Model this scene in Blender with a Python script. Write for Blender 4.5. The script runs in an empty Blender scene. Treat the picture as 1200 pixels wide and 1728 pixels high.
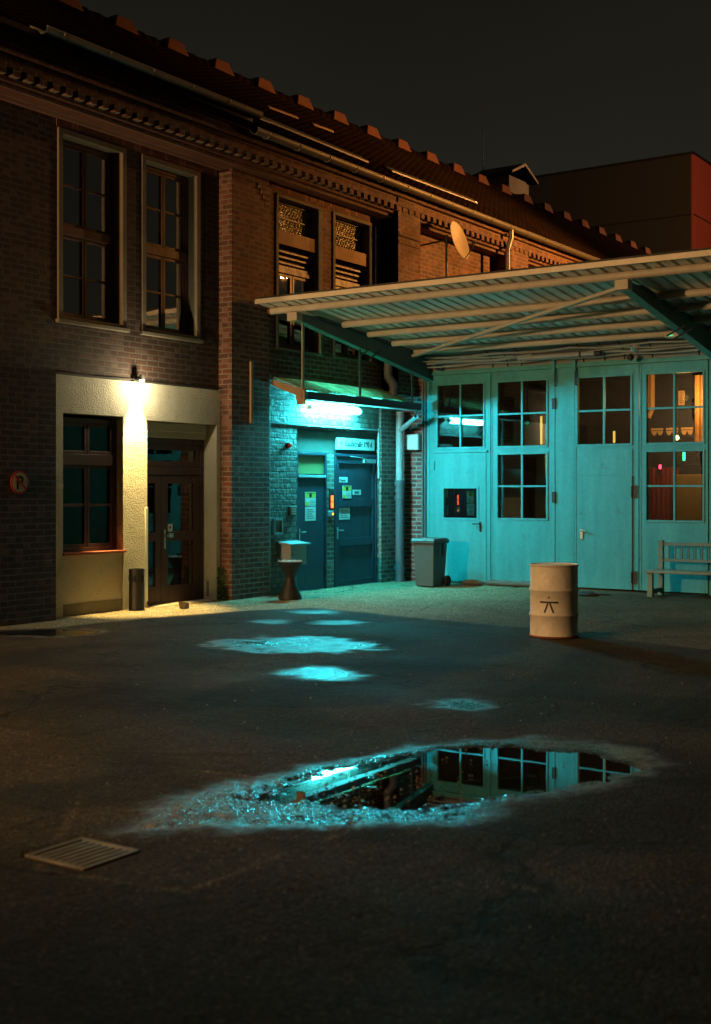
import bpy, bmesh, math, random
import numpy as np
from mathutils import Vector, Matrix
random.seed(7); rng = np.random.default_rng(7)
S = bpy.context.scene
COL = S.collection
R = math.radians

# ------------------------------------------------------------------ helpers
def tag(o, label=None, cat=None, group=None, kind=None):
    if label: o['label'] = label
    if cat: o['category'] = cat
    if group: o['group'] = group
    if kind: o['kind'] = kind
    return o

def thing(name, label, cat, loc, group=None):
    o = bpy.data.objects.new(name, None); COL.objects.link(o)
    o.location = loc; o.empty_display_size = .1
    return tag(o, label, cat, group)

def wloc(o):
    v = Vector((0, 0, 0))
    while o: v += o.location; o = o.parent
    return v

class MB:
    """collects shapes in world coordinates, links them as one mesh"""
    def __init__(s): s.v = []; s.f = []
    def add(s, vs, fs):
        b = len(s.v); s.v += [tuple(v) for v in vs]; s.f += [tuple(i + b for i in f) for f in fs]; return s
    def box(s, x0, x1, y0, y1, z0, z1):
        return s.add([(x0,y0,z0),(x1,y0,z0),(x1,y1,z0),(x0,y1,z0),(x0,y0,z1),(x1,y0,z1),(x1,y1,z1),(x0,y1,z1)],
                     [(0,3,2,1),(4,5,6,7),(0,1,5,4),(1,2,6,5),(2,3,7,6),(3,0,4,7)])
    def pbox(s, ax, face, a0, a1, z0, z1, d0, d1):
        if ax == 'x': return s.box(face+d0, face+d1, a0, a1, z0, z1)
        return s.box(a0, a1, face-d1, face-d0, z0, z1)
    def ring(s, ax, face, a0, a1, z0, z1, w, d0, d1, wb=None, wt=None):
        wb = w if wb is None else wb; wt = w if wt is None else wt
        s.pbox(ax, face, a0, a0+w, z0, z1, d0, d1); s.pbox(ax, face, a1-w, a1, z0, z1, d0, d1)
        s.pbox(ax, face, a0+w, a1-w, z0, z0+wb, d0, d1); s.pbox(ax, face, a0+w, a1-w, z1-wt, z1, d0, d1); return s
    def prism(s, pts, ax, c0, c1):
        n = len(pts)
        def p(a, b, c): return {'x': (c, a, b), 'y': (a, c, b), 'z': (a, b, c)}[ax]
        vs = [p(a, b, c0) for a, b in pts] + [p(a, b, c1) for a, b in pts]
        fs = [tuple(range(n-1, -1, -1)), tuple(range(n, 2*n))] + [(i, (i+1) % n, n+(i+1) % n, n+i) for i in range(n)]
        return s.add(vs, fs)
    def tube(s, pts, r, n=12, cap=True):
        pts = [Vector(p) for p in pts]; rings = []
        for i, p in enumerate(pts):
            d = ((pts[min(i+1, len(pts)-1)] - p).normalized() + (p - pts[max(i-1, 0)]).normalized())
            d.normalize()
            up = Vector((0, 0, 1)) if abs(d.z) < .9 else Vector((1, 0, 0))
            a = d.cross(up).normalized(); b = d.cross(a).normalized()
            rr = r[i] if isinstance(r, (list, tuple)) else r
            rings.append([p + (a*math.cos(2*math.pi*k/n) + b*math.sin(2*math.pi*k/n))*rr for k in range(n)])
        vs = [v for g in rings for v in g]; fs = []
        for i in range(len(pts)-1):
            for k in range(n): fs.append((i*n+k, i*n+(k+1) % n, (i+1)*n+(k+1) % n, (i+1)*n+k))
        if cap: fs += [tuple(range(n)), tuple(range((len(pts)-1)*n, len(pts)*n))]
        return s.add(vs, fs)
    def lathe(s, c, prof, n=40):
        vs = []; fs = []
        for r, z in prof:
            for k in range(n): vs.append((c[0]+r*math.cos(2*math.pi*k/n), c[1]+r*math.sin(2*math.pi*k/n), c[2]+z))
        for i in range(len(prof)-1):
            for k in range(n): fs.append((i*n+k, i*n+(k+1) % n, (i+1)*n+(k+1) % n, (i+1)*n+k))
        fs += [tuple(range(n)), tuple(range((len(prof)-1)*n, len(prof)*n))]
        return s.add(vs, fs)
    def wall(s, ax, face, a0, a1, z0, z1, holes=(), depth=.3):
        """slab with rectangular openings: front, back, reveals and edges"""
        aa = sorted({a0, a1} | {h[k] for h in holes for k in (0, 1)}); zz = sorted({z0, z1} | {h[k] for h in holes for k in (2, 3)})
        aa = [a for a in aa if a0 <= a <= a1]; zz = [z for z in zz if z0 <= z <= z1]
        def pt(a, z, d): return (face-d, a, z) if ax == 'x' else (a, face+d, z)
        for i in range(len(aa)-1):
            for j in range(len(zz)-1):
                ca = (aa[i]+aa[i+1])/2; cz = (zz[j]+zz[j+1])/2
                if any(h[0] < ca < h[1] and h[2] < cz < h[3] for h in holes): continue
                for d in (0, depth):
                    s.add([pt(aa[i], zz[j], d), pt(aa[i+1], zz[j], d), pt(aa[i+1], zz[j+1], d), pt(aa[i], zz[j+1], d)], [(0, 1, 2, 3)])
        for (b0, b1, c0, c1) in list(holes) + [(a0, a1, z0, z1)]:
            q = [(b0, c0), (b1, c0), (b1, c1), (b0, c1)]
            for k in range(4):
                p, r = q[k], q[(k+1) % 4]
                s.add([pt(*p, 0), pt(*r, 0), pt(*r, depth), pt(*p, depth)], [(0, 1, 2, 3)])
        return s
    def build(s, name, m, parent=None, bevel=0, smooth=True, merge=False):
        me = bpy.data.meshes.new(name)
        off = wloc(parent) if parent else Vector((0, 0, 0))
        me.from_pydata([(v[0]-off.x, v[1]-off.y, v[2]-off.z) for v in s.v], [], s.f)
        bm = bmesh.new(); bm.from_mesh(me)
        if merge: bmesh.ops.remove_doubles(bm, verts=bm.verts, dist=1e-5)
        bmesh.ops.recalc_face_normals(bm, faces=bm.faces); bm.to_mesh(me); bm.free()
        if smooth:
            me.polygons.foreach_set('use_smooth', [True]*len(me.polygons)); me.set_sharp_from_angle(angle=R(32))
        me.materials.append(m)
        o = bpy.data.objects.new(name, me); COL.objects.link(o)
        if parent: o.parent = parent
        if bevel:
            b = o.modifiers.new('bevel', 'BEVEL'); b.width = bevel; b.segments = 2; b.limit_method = 'ANGLE'; b.angle_limit = R(40)
        return o

def text_mb(txt, ax, face, a, z, size, d=.003, align='LEFT', bold=0.0, sx=1):
    cu = bpy.data.curves.new('text', 'FONT'); cu.body = txt; cu.size = size; cu.extrude = .0015; cu.align_x = align; cu.offset = bold
    ob = bpy.data.objects.new('text', cu); COL.objects.link(ob)
    bpy.context.view_layer.update()
    me = bpy.data.meshes.new_from_object(ob.evaluated_get(bpy.context.evaluated_depsgraph_get()))
    mb = MB()
    vs = []
    for v in me.vertices:
        x, y, zz = v.co.x*sx, v.co.y, v.co.z
        vs.append((face+d+zz, a+x, z+y) if ax == 'x' else (a+x, face-d-zz, z+y))
    mb.add(vs, [tuple(p.vertices) for p in me.polygons])
    bpy.data.objects.remove(ob); bpy.data.curves.remove(cu); bpy.data.meshes.remove(me)
    return mb

def emblem_polys(w):
    """star over a long bar carried by two splayed legs; width w, origin at the middle of the bar"""
    st = [(math.sin(math.pi*k/5)*(.075 if k % 2 == 0 else .032)*w, .26*w+math.cos(math.pi*k/5)*(.075 if k % 2 == 0 else .032)*w) for k in range(10)]
    bar = [(-.5*w, -.05*w), (.5*w, -.05*w), (.5*w, .05*w), (-.5*w, .05*w)]
    l1 = [(-.1*w, -.052*w), (-.3*w, -.56*w), (-.19*w, -.56*w), (-.01*w, -.052*w)]
    l2 = [(.01*w, -.052*w), (.19*w, -.56*w), (.3*w, -.56*w), (.1*w, -.052*w)]
    return [st, bar, l1, l2]

# ------------------------------------------------------------------ materials
def nt(m):
    m.use_nodes = True; t = m.node_tree; t.nodes.clear(); return t, t.nodes, t.links
def N(t, typ, **kw):
    n = t.nodes.new(typ)
    for k, v in kw.items():
        if k in n.inputs.keys() if isinstance(k, str) else False: n.inputs[k].default_value = v
        else: setattr(n, k, v)
    return n
def math_(t, op, a, b=None, clamp=False):
    n = t.nodes.new('ShaderNodeMath'); n.operation = op; n.use_clamp = clamp
    for i, x in enumerate((a, b)):
        if x is None: continue
        if hasattr(x, 'links'): t.links.new(x, n.inputs[i])
        else: n.inputs[i].default_value = x
    return n.outputs[0]
def mixc(t, fac, a, b, mode='MIX'):
    n = t.nodes.new('ShaderNodeMix'); n.data_type = 'RGBA'; n.blend_type = mode
    for s, x in ((n.inputs[0], fac), (n.inputs[6], a), (n.inputs[7], b)):
        if hasattr(x, 'links'): t.links.new(x, s)
        elif isinstance(x, (int, float)): s.default_value = x
        else: s.default_value = (*x, 1)
    return n.outputs[2]
def noise(t, vec, scale, detail=4, rough=.55, dist=0):
    n = t.nodes.new('ShaderNodeTexNoise'); n.inputs['Scale'].default_value = scale; n.inputs['Detail'].default_value = detail
    n.inputs['Roughness'].default_value = rough; n.inputs['Distortion'].default_value = dist; t.links.new(vec, n.inputs['Vector']); return n.outputs['Fac']
def ramp(t, fac, a, b):
    n = t.nodes.new('ShaderNodeMapRange'); n.inputs[1].default_value = a; n.inputs[2].default_value = b; n.clamp = True
    t.links.new(fac, n.inputs[0]); return n.outputs[0]
def bump(t, h, dist, strength=1, prev=None):
    n = t.nodes.new('ShaderNodeBump'); n.inputs['Distance'].default_value = dist
    if hasattr(strength, 'links'): t.links.new(strength, n.inputs['Strength'])
    else: n.inputs['Strength'].default_value = strength
    t.links.new(h, n.inputs['Height'])
    if prev: t.links.new(prev, n.inputs['Normal'])
    return n.outputs[0]
def finish(t, col, rough, normal=None, metal=0, ior=1.5, **kw):
    p = t.nodes.new('ShaderNodeBsdfPrincipled'); o = t.nodes.new('ShaderNodeOutputMaterial')
    for s, x in (('Base Color', col), ('Roughness', rough), ('Metallic', metal)):
        if hasattr(x, 'links'): t.links.new(x, p.inputs[s])
        elif isinstance(x, (int, float)): p.inputs[s].default_value = x
        else: p.inputs[s].default_value = (*x, 1)
    p.inputs['IOR'].default_value = ior
    for k, v in kw.items(): p.inputs[k].default_value = v
    if normal: t.links.new(normal, p.inputs['Normal'])
    t.links.new(p.outputs[0], o.inputs[0]); return p

def paint(name, col, rough=.5, metal=0, dirt=.35, bmp=.001, scale=3.0, streak=False, fine=60, spec=.5, rust=0):
    """worn painted or bare surface: large stains, small grime, shallow unevenness"""
    m = bpy.data.materials.new(name); t, ns, ln = nt(m)
    g = N(t, 'ShaderNodeNewGeometry'); P = g.outputs['Position']
    if streak:
        mp = N(t, 'ShaderNodeMapping'); mp.inputs['Scale'].default_value = (3, 3, .35); ln.new(P, mp.inputs[0]); v = mp.outputs[0]
    else: v = P
    a = ramp(t, noise(t, v, scale, 6, .65), .38, .72)
    b = ramp(t, noise(t, P, fine*.4, 4, .7), .4, .75)
    f = math_(t, 'MULTIPLY', math_(t, 'ADD', math_(t, 'MULTIPLY', a, .65), math_(t, 'MULTIPLY', b, .35)), dirt, True)
    c = mixc(t, f, col, tuple(x*.35 for x in col))
    if rust:
        rm = math_(t, 'MULTIPLY', ramp(t, noise(t, P, 4.5, 10, .75), .58, .68), math_(t, 'MULTIPLY', ramp(t, noise(t, v, 1.7, 3), .45, .6), rust))
        c = mixc(t, rm, c, (.085, .032, .014))
    r = math_(t, 'ADD', math_(t, 'MULTIPLY', a, .15), rough, True)
    nb = bump(t, noise(t, P, fine, 4, .6), bmp, .6) if bmp else None
    if bmp: nb = bump(t, noise(t, P, 2.3, 2, .5), bmp*8, .35, nb)
    finish(t, c, r, nb, metal, **{'Specular IOR Level': spec}); return m

def brick_mat(name, c1, c2, mortar, bmp=.012, soot=.6, rough_stone=0, bw=.25, rh=.0833, ms=.012, rough=.8, vert=False):
    m = bpy.data.materials.new(name); t, ns, ln = nt(m)
    g = N(t, 'ShaderNodeNewGeometry'); P = g.outputs['Position']
    sp = N(t, 'ShaderNodeSeparateXYZ'); ln.new(P, sp.inputs[0])
    sn = N(t, 'ShaderNodeSeparateXYZ'); ln.new(g.outputs['True Normal'], sn.inputs[0])
    f = math_(t, 'GREATER_THAN', math_(t, 'ABSOLUTE', sn.outputs[0]), .6)
    mx = N(t, 'ShaderNodeMix'); ln.new(f, mx.inputs[0]); ln.new(sp.outputs[0], mx.inputs[2]); ln.new(sp.outputs[1], mx.inputs[3])
    a = mx.outputs[0]; z = sp.outputs[2]
    # courses are never quite straight
    wob = math_(t, 'MULTIPLY', math_(t, 'SUBTRACT', noise(t, P, 2.6, 3), .5), .018 + .05*rough_stone)
    wob2 = math_(t, 'MULTIPLY', math_(t, 'SUBTRACT', noise(t, P, 9, 2), .5), .012 + .05*rough_stone)
    cv = N(t, 'ShaderNodeCombineXYZ')
    if vert: ln.new(z, cv.inputs[0]); ln.new(a, cv.inputs[1])
    else:
        ln.new(math_(t, 'ADD', a, wob2), cv.inputs[0]); ln.new(math_(t, 'ADD', z, wob), cv.inputs[1])
    b = N(t, 'ShaderNodeTexBrick'); ln.new(cv.outputs[0], b.inputs['Vector'])
    b.inputs['Color1'].default_value = (*c1, 1); b.inputs['Color2'].default_value = (*c2, 1); b.inputs['Mortar'].default_value = (*mortar, 1)
    b.inputs['Scale'].default_value = 1; b.inputs['Mortar Size'].default_value = ms; b.inputs['Mortar Smooth'].default_value = .25
    b.inputs['Brick Width'].default_value = bw; b.inputs['Row Height'].default_value = rh; b.inputs['Bias'].default_value = -.1
    big = ramp(t, noise(t, P, .9, 5, .6), .35, .7); fine = noise(t, P, 26, 5, .7)
    streakm = N(t, 'ShaderNodeMapping'); streakm.inputs['Scale'].default_value = (2.2, 2.2, .3); ln.new(P, streakm.inputs[0])
    big = math_(t, 'MAXIMUM', big, ramp(t, noise(t, streakm.outputs[0], 1.3, 6, .65), .5, .72))
    c = mixc(t, math_(t, 'MULTIPLY', big, soot), b.outputs['Color'], tuple(x*.25 for x in c1))
    c = mixc(t, ramp(t, fine, .35, .8), c, mixc(t, .5, c, (.02, .015, .012)))
    # a few single bricks of another firing
    vor = N(t, 'ShaderNodeTexWhiteNoise', noise_dimensions='2D')
    fl = N(t, 'ShaderNodeVectorMath', operation='SNAP'); ln.new(cv.outputs[0], fl.inputs[0]); fl.inputs[1].default_value = (bw*.5, rh, 1) 
    ln.new(fl.outputs[0], vor.inputs['Vector'])
    odd = math_(t, 'MULTIPLY', math_(t, 'GREATER_THAN', vor.outputs['Value'], .80), math_(t, 'SUBTRACT', 1, b.outputs['Fac']))
    c = mixc(t, math_(t, 'MULTIPLY', odd, .95), c, tuple(min(1, x*1.9+.01) for x in c2))
    h = math_(t, 'ADD', math_(t, 'MULTIPLY', math_(t, 'SUBTRACT', 1, b.outputs['Fac']), 1.0), math_(t, 'MULTIPLY', fine, .45))
    h = math_(t, 'ADD', h, math_(t, 'MULTIPLY', vor.outputs['Value'], .35))
    if rough_stone:
        v2 = N(t, 'ShaderNodeTexVoronoi'); ln.new(cv.outputs[0], v2.inputs['Vector']); v2.inputs['Scale'].default_value = 11
        h = math_(t, 'ADD', h, math_(t, 'MULTIPLY', noise(t, P, 14, 3, .5), 2.2*rough_stone))
        h = math_(t, 'SUBTRACT', h, math_(t, 'MULTIPLY', v2.outputs['Distance'], 1.3*rough_stone))
    finish(t, c, rough, bump(t, h, bmp, .9)); return m

def emit(name, col, strength):
    m = bpy.data.materials.new(name); t, ns, ln = nt(m)
    e = N(t, 'ShaderNodeEmission'); e.inputs[0].default_value = (*col, 1); e.inputs[1].default_value = strength
    o = N(t, 'ShaderNodeOutputMaterial'); ln.new(e.outputs[0], o.inputs[0]); return m

def glass(name, tint=(.75, .8, .8), rough=0.0, wav=.0006, extra=0.0):
    m = bpy.data.materials.new(name); t, ns, ln = nt(m)
    g = N(t, 'ShaderNodeNewGeometry'); P = g.outputs['Position']
    nb = bump(t, noise(t, P, 2.2, 2, .4), wav*6, .5) if wav else None
    fr = N(t, 'ShaderNodeFresnel'); fr.inputs[0].default_value = 1.55
    tr = N(t, 'ShaderNodeBsdfTransparent'); tr.inputs[0].default_value = (*tint, 1)
    gl = N(t, 'ShaderNodeBsdfGlossy'); gl.inputs['Roughness'].default_value = rough
    if nb: ln.new(nb, gl.inputs['Normal']); ln.new(nb, fr.inputs['Normal'])
    mx = N(t, 'ShaderNodeMixShader'); ln.new(math_(t, 'ADD', math_(t, 'MULTIPLY', fr.outputs[0], 1.7), extra, True), mx.inputs[0])
    ln.new(tr.outputs[0], mx.inputs[1]); ln.new(gl.outputs[0], mx.inputs[2])
    o = N(t, 'ShaderNodeOutputMaterial'); ln.new(mx.outputs[0], o.inputs[0]); return m

M = {}
M['brick'] = brick_mat('brick', (.20, .066, .034), (.085, .036, .024), (.30, .235, .17), soot=.65)
M['brick_old'] = brick_mat('brick_old', (.062, .024, .016), (.034, .017, .013), (.095, .075, .058), soot=.6)
M['brick_vert'] = brick_mat('brick_vert', (.20, .065, .032), (.14, .05, .028), (.11, .08, .06), soot=.4, vert=True)
M['brick_red'] = brick_mat('brick_red', (.24, .06, .05), (.17, .045, .04), (.33, .31, .28), soot=.2, ms=.014)
M['brick_rough'] = brick_mat('brick_rough', (.22, .20, .17), (.12, .085, .07), (.10, .09, .08), soot=.45, rough_stone=.30, bmp=.03, rough=.55, bw=.19, rh=.095, ms=.014)
M['brick_grey'] = brick_mat('brick_grey', (.26, .19, .15), (.13, .08, .065), (.35, .33, .3), soot=.35, ms=.014)

# coarse thrown plaster
m = bpy.data.materials.new('plaster'); t, ns, ln = nt(m); g = N(t, 'ShaderNodeNewGeometry'); P = g.outputs['Position']
big = ramp(t, noise(t, P, 1.1, 6, .65), .42, .75); gr = noise(t, P, 46, 3, .6); gr2 = noise(t, P, 130, 2, .5)
c = mixc(t, math_(t, 'MULTIPLY', big, .45), (.66, .61, .49), (.34, .31, .24))
c = mixc(t, math_(t, 'MULTIPLY', ramp(t, noise(t, P, 5, 4, .7), .55, .8), .3), c, (.16, .14, .11))
h = math_(t, 'ADD', ramp(t, gr, .38, .72), math_(t, 'MULTIPLY', gr2, .35))
h = math_(t, 'ADD', h, math_(t, 'MULTIPLY', noise(t, P, 7, 4, .6), 1.4))
finish(t, c, .9, bump(t, h, .014, .9)); M['plaster'] = m
M['plaster_smooth'] = paint('plaster_smooth', (.55, .50, .39), .85, 0, .35, .0015, 1.6)
M['door_head'] = paint('door_head', (.085, .082, .07), .8, 0, .45, .003, 3)
M['plinth'] = paint('plinth', (.20, .18, .14), .8, 0, .5, .003)
M['stone_trim'] = paint('stone_trim', (.19, .165, .12), .8, 0, .5, .003, 2)
M['wood_brown'] = paint('wood_brown', (.05, .022, .016), .45, 0, .35, .001, 4, True)
M['wood_red'] = paint('wood_red', (.085, .032, .02), .42, 0, .3, .001, 4, True)
M['sill_red'] = paint('sill_red', (.32, .08, .035), .5, 0, .35, .002)
M['garage'] = paint('garage', (.065, .37, .38), .45, 0, .6, .0028, 1.3, True, 40, .25, rust=.45)
M['garage_trim'] = paint('garage_trim', (.075, .375, .385), .45, 0, .5, .0014, 2, True, 40, .25, rust=.4)
M['cove'] = paint('cove', (.27, .27, .24), .7, 0, .5, .002, 1.5)
M['tan_steel'] = paint('tan_steel', (.52, .46, .36), .5, 0, .4, .001, 2.5)
M['beam_steel'] = paint('beam_steel', (.11, .13, .125), .5, 0, .4, .001, 2.5)
M['sheet'] = paint('sheet', (.80, .82, .76), .42, .1, .35, .0005, 1.6)
M['tar'] = paint('tar', (.03, .028, .025), .8, 0, .5, .004)
M['zinc'] = paint('zinc', (.23, .22, .20), .42, .7, .5, .001, 3)
M['gutter_dark'] = paint('gutter_dark', (.07, .08, .09), .5, .2, .4, .001, 3)
M['pipe_grey'] = paint('pipe_grey', (.32, .37, .38), .4, 0, .35, .001, 3)
M['pipe_dark'] = paint('pipe_dark', (.10, .115, .13), .5, 0, .4, .001, 3)
M['door_blue'] = paint('door_blue', (.022, .043, .068), .38, 0, .35, .0008, 2.2, True, 50)
M['dark_metal'] = paint('dark_metal', (.03, .03, .03), .45, .4, .3, .001)
M['steel'] = paint('steel', (.55, .55, .52), .25, .9, .2, .0003)
M['black'] = paint('black', (.012, .012, .012), .6, 0, .1, 0)
M['room'] = paint('room', (.035, .033, .03), .85, 0, .3, 0)
M['white_enamel'] = paint('white_enamel', (.72, .74, .70), .4, 0, .2, .0003)
M['paper'] = paint('paper', (.72, .74, .70), .7, 0, .12, .0006)
M['paper_yellow'] = paint('paper_yellow', (.75, .55, .06), .7, 0, .12, 0)
M['ink'] = paint('ink', (.015, .018, .02), .6, 0, 0, 0)
M['sign_red'] = paint('sign_red', (.38, .015, .02), .45, 0, .15, 0)
M['sign_cream'] = paint('sign_cream', (.62, .56, .32), .45, 0, .25, 0)
M['curtain_blue'] = paint('curtain_blue', (.16, .26, .32), .85, 0, .3, .002, 3, True)
M['curtain_grey'] = paint('curtain_grey', (.22, .22, .17), .85, 0, .3, .002, 3, True)
M['blind'] = paint('blind', (.68, .74, .62), .85, 0, .2, .001, 1.5)
M['book'] = paint('book', (.12, .16, .3), .7, 0, .3, 0)
M['drum'] = paint('drum', (.60, .55, .46), .5, 0, .6, .003, 3.5, rust=.35)
M['rust'] = paint('rust', (.16, .05, .02), .85, 0, .5, .002, 6)
M['bin_grey'] = paint('bin_grey', (.085, .085, .078), .55, 0, .35, .0008)
M['rubber'] = paint('rubber', (.015, .015, .015), .8, 0, .2, 0)
M['iron'] = paint('iron', (.017, .017, .016), .5, 0, .4, .002)
M['bench'] = paint('bench', (.15, .20, .165), .5, 0, .35, .001, 5)
M['mailbox'] = paint('mailbox', (.27, .30, .30), .42, .2, .25, .0005)
M['dish'] = paint('dish', (.55, .48, .36), .5, 0, .3, .0005, 4)
M['clad_grey'] = paint('clad_grey', (.055, .06, .06), .6, .2, .3, .001, .3)
M['clad_red'] = paint('clad_red', (.46, .10, .07), .6, 0, .2, .001, .3)
M['ridge'] = paint('ridge', (.13, .042, .025), .8, 0, .4, .004)
M['lath'] = paint('lath', (.34, .22, .13), .7, 0, .4, .002)
M['leaf'] = paint('leaf', (.05, .08, .025), .6, 0, .4, .001, 30)
M['canvas'] = paint('canvas', (.12, .12, .10), .9, 0, .4, .004, 6)
M['card'] = paint('card', (.14, .10, .06), .8, 0, .4, .002, 8)
M['red_plastic'] = paint('red_plastic', (.5, .03, .03), .3, 0, .1, 0)
M['velvet'] = paint('velvet', (.35, .03, .05), .9, 0, .4, .003, 3, True)
M['timber'] = paint('timber', (.42, .29, .12), .6, 0, .35, .001, 2, True)
M['valance'] = paint('valance', (.55, .3, .12), .8, 0, .3, .001, 5)
M['grate'] = paint('grate', (.17, .15, .115), .42, .6, .5, .002, 9, rust=.8)
M['tile_gold'] = None
M['glass'] = glass('glass', (.86, .9, .88), 0.0, .0004, .05)
M['glass_clear'] = glass('glass_clear', (.95, .97, .96), 0.0, .0003, -.02)
M['glass_old'] = glass('glass_old', (.9, .92, .88), .01, .0010, .45)
M['glass_frost'] = paint('glass_frost', (.24, .19, .075), .35, 0, .35, .001, 1.6)
# translucent corrugated plastic of the entrance roof
m = bpy.data.materials.new('plastic_sheet'); t, ns, ln = nt(m); g = N(t, 'ShaderNodeNewGeometry'); P = g.outputs['Position']
f = ramp(t, noise(t, P, 3.5, 6, .7), .35, .75); c = mixc(t, f, (.50, .44, .18), (.10, .09, .05))
p = N(t, 'ShaderNodeBsdfPrincipled'); ln.new(c, p.inputs['Base Color']); p.inputs['Roughness'].default_value = .5
tl = N(t, 'ShaderNodeBsdfTranslucent'); ln.new(c, tl.inputs[0]); mx = N(t, 'ShaderNodeMixShader'); mx.inputs[0].default_value = .10
ln.new(p.outputs[0], mx.inputs[1]); ln.new(tl.outputs[0], mx.inputs[2]); o = N(t, 'ShaderNodeOutputMaterial'); ln.new(mx.outputs[0], o.inputs[0]); M['plastic_sheet'] = m
# ornamental rolled glass, lamp glints painted in as pale gold cells
m = bpy.data.materials.new('glass_pattern'); t, ns, ln = nt(m); g = N(t, 'ShaderNodeNewGeometry'); P = g.outputs['Position']
v = N(t, 'ShaderNodeTexVoronoi'); ln.new(P, v.inputs['Vector']); v.inputs['Scale'].default_value = 26; v.inputs['Randomness'].default_value = .6
w = N(t, 'ShaderNodeTexWave'); mp = N(t, 'ShaderNodeMapping'); mp.inputs['Rotation'].default_value = (R(30), 0, 0); ln.new(P, mp.inputs[0]); ln.new(mp.outputs[0], w.inputs['Vector']); w.bands_direction = 'Y'; w.inputs['Scale'].default_value = 4.5; w.inputs['Distortion'].default_value = 2
h = math_(t, 'ADD', v.outputs['Distance'], math_(t, 'MULTIPLY', w.outputs['Fac'], .5))
pc = mixc(t, ramp(t, h, .30, .62), (.95, .85, .55), (.06, .05, .03))
finish(t, pc, .28, bump(t, h, .02, 1.0), .25, 1.6); M['glass_pattern'] = m
# clay roof tiles
m = bpy.data.materials.new('tiles'); t, ns, ln = nt(m); g = N(t, 'ShaderNodeNewGeometry'); P = g.outputs['Position']
c = mixc(t, ramp(t, noise(t, P, 1.5, 6, .7), .35, .7), (.013, .008, .006), (.005, .004, .004)); c = mixc(t, ramp(t, noise(t, P, 14, 2), .5, .8), c, (.018, .009, .007))
wv = N(t, 'ShaderNodeTexWave'); wv.bands_direction = 'Y'; wv.inputs['Scale'].default_value = 1.35; wv.inputs['Distortion'].default_value = .6; wv.inputs['Detail'].default_value = 3; ln.new(P, wv.inputs['Vector'])
finish(t, c, .9, bump(t, noise(t, P, 40, 3), .004, .6, bump(t, wv.outputs['Fac'], .035, .9)), **{'Specular IOR Level': 0.0}); M['tiles'] = m

# ------------------------------------------------------------------ the ground: one sheet, dished where water stands
def sdist(px, py, poly):
    """signed distance, positive inside"""
    poly = np.array(poly); d = np.full(px.shape, 1e9); ins = np.zeros(px.shape, bool); n = len(poly)
    for i in range(n):
        ax, ay = poly[i]; bx, by = poly[(i+1) % n]; ex, ey = bx-ax, by-ay
        tt = np.clip(((px-ax)*ex+(py-ay)*ey)/(ex*ex+ey*ey+1e-12), 0, 1)
        d = np.minimum(d, np.hypot(px-ax-tt*ex, py-ay-tt*ey))
        c = (ay > py) != (by > py)
        ins ^= c & (px < (bx-ax)*(py-ay)/((by-ay) if by != ay else 1e-9)+ax)
    return np.where(ins, d, -d)
def vnoise(x, y, sc, seed):
    x = x*sc; y = y*sc; xi = np.floor(x).astype(int); yi = np.floor(y).astype(int); fx = x-xi; fy = y-yi
    fx = fx*fx*(3-2*fx); fy = fy*fy*(3-2*fy)
    def hsh(a, b):
        h = (a*374761393 + b*668265263 + seed*974711) & 0xffffffff; h = ((h ^ (h >> 13))*1274126177) & 0xffffffff; return ((h ^ (h >> 16)) & 0xffff)/65535.
    return (hsh(xi, yi)*(1-fx)+hsh(xi+1, yi)*fx)*(1-fy)+(hsh(xi, yi+1)*(1-fx)+hsh(xi+1, yi+1)*fx)*fy
def fbm(x, y, sc, seed, o=4): return sum(vnoise(x, y, sc*2**k, seed+k)*.5**k for k in range(o))/sum(.5**k for k in range(o))
def sstep(a, b, x): q = np.clip((x-a)/(b-a), 0, 1); return q*q*(3-2*q)

BIG = [(-4.60,5.60),(-4.68,6.25),(-4.54,6.95),(-4.34,7.42),(-3.94,7.80),(-3.41,7.95),(-3.05,7.70),(-3.03,7.10),(-3.22,6.70),(-3.40,6.22),(-3.65,5.92),(-4.0,5.78)]
WETBIG = [(-4.80,4.62),(-4.97,5.2),(-4.90,6.2),(-4.70,7.3),(-3.95,8.3),(-3.2,8.28),(-2.84,7.9),(-2.84,7.2),(-3.12,6.5),(-3.2,5.8),(-3.64,5.42),(-4.11,5.02),(-4.5,4.72)]
PUDS = {  # smaller pools: outline on the ground
 'far':   [(-6.77,10.01),(-6.70,9.74),(-6.83,9.51),(-7.10,9.47),(-7.34,9.63),(-7.43,9.91),(-7.29,10.15),(-7.01,10.19)],
 'mid':   [(-4.94,9.23),(-4.93,9.09),(-5.03,8.96),(-5.17,8.93),(-5.28,9.0),(-5.30,9.14),(-5.20,9.27),(-5.05,9.30)],
 'shade': [(-11.43,11.18),(-11.30,10.9),(-11.61,10.52),(-12.08,10.36),(-12.48,10.2),(-12.68,10.5),(-12.31,11.15),(-11.83,11.31)],
 'pale':  [(-9.0,11.2),(-9.1,11.6),(-8.9,11.95),(-8.5,12.05),(-8.0,11.9),(-7.75,11.75),(-8.15,11.3),(-8.6,11.1)],
 'door1': [(-10.14,13.49),(-10.11,13.32),(-10.23,13.16),(-10.42,13.11),(-10.59,13.19),(-10.62,13.36),(-10.51,13.52),(-10.3,13.58)],
 'door2': [(-9.34,13.94),(-9.3,13.72),(-9.41,13.54),(-9.63,13.49),(-9.82,13.62),(-9.88,13.84),(-9.76,14.03),(-9.53,14.07)],
 'door3': [(-10.49,14.94),(-10.44,14.74),(-10.55,14.58),(-10.74,14.54),(-10.92,14.65),(-10.97,14.84),(-10.86,15.01),(-10.66,15.05)],
}
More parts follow.
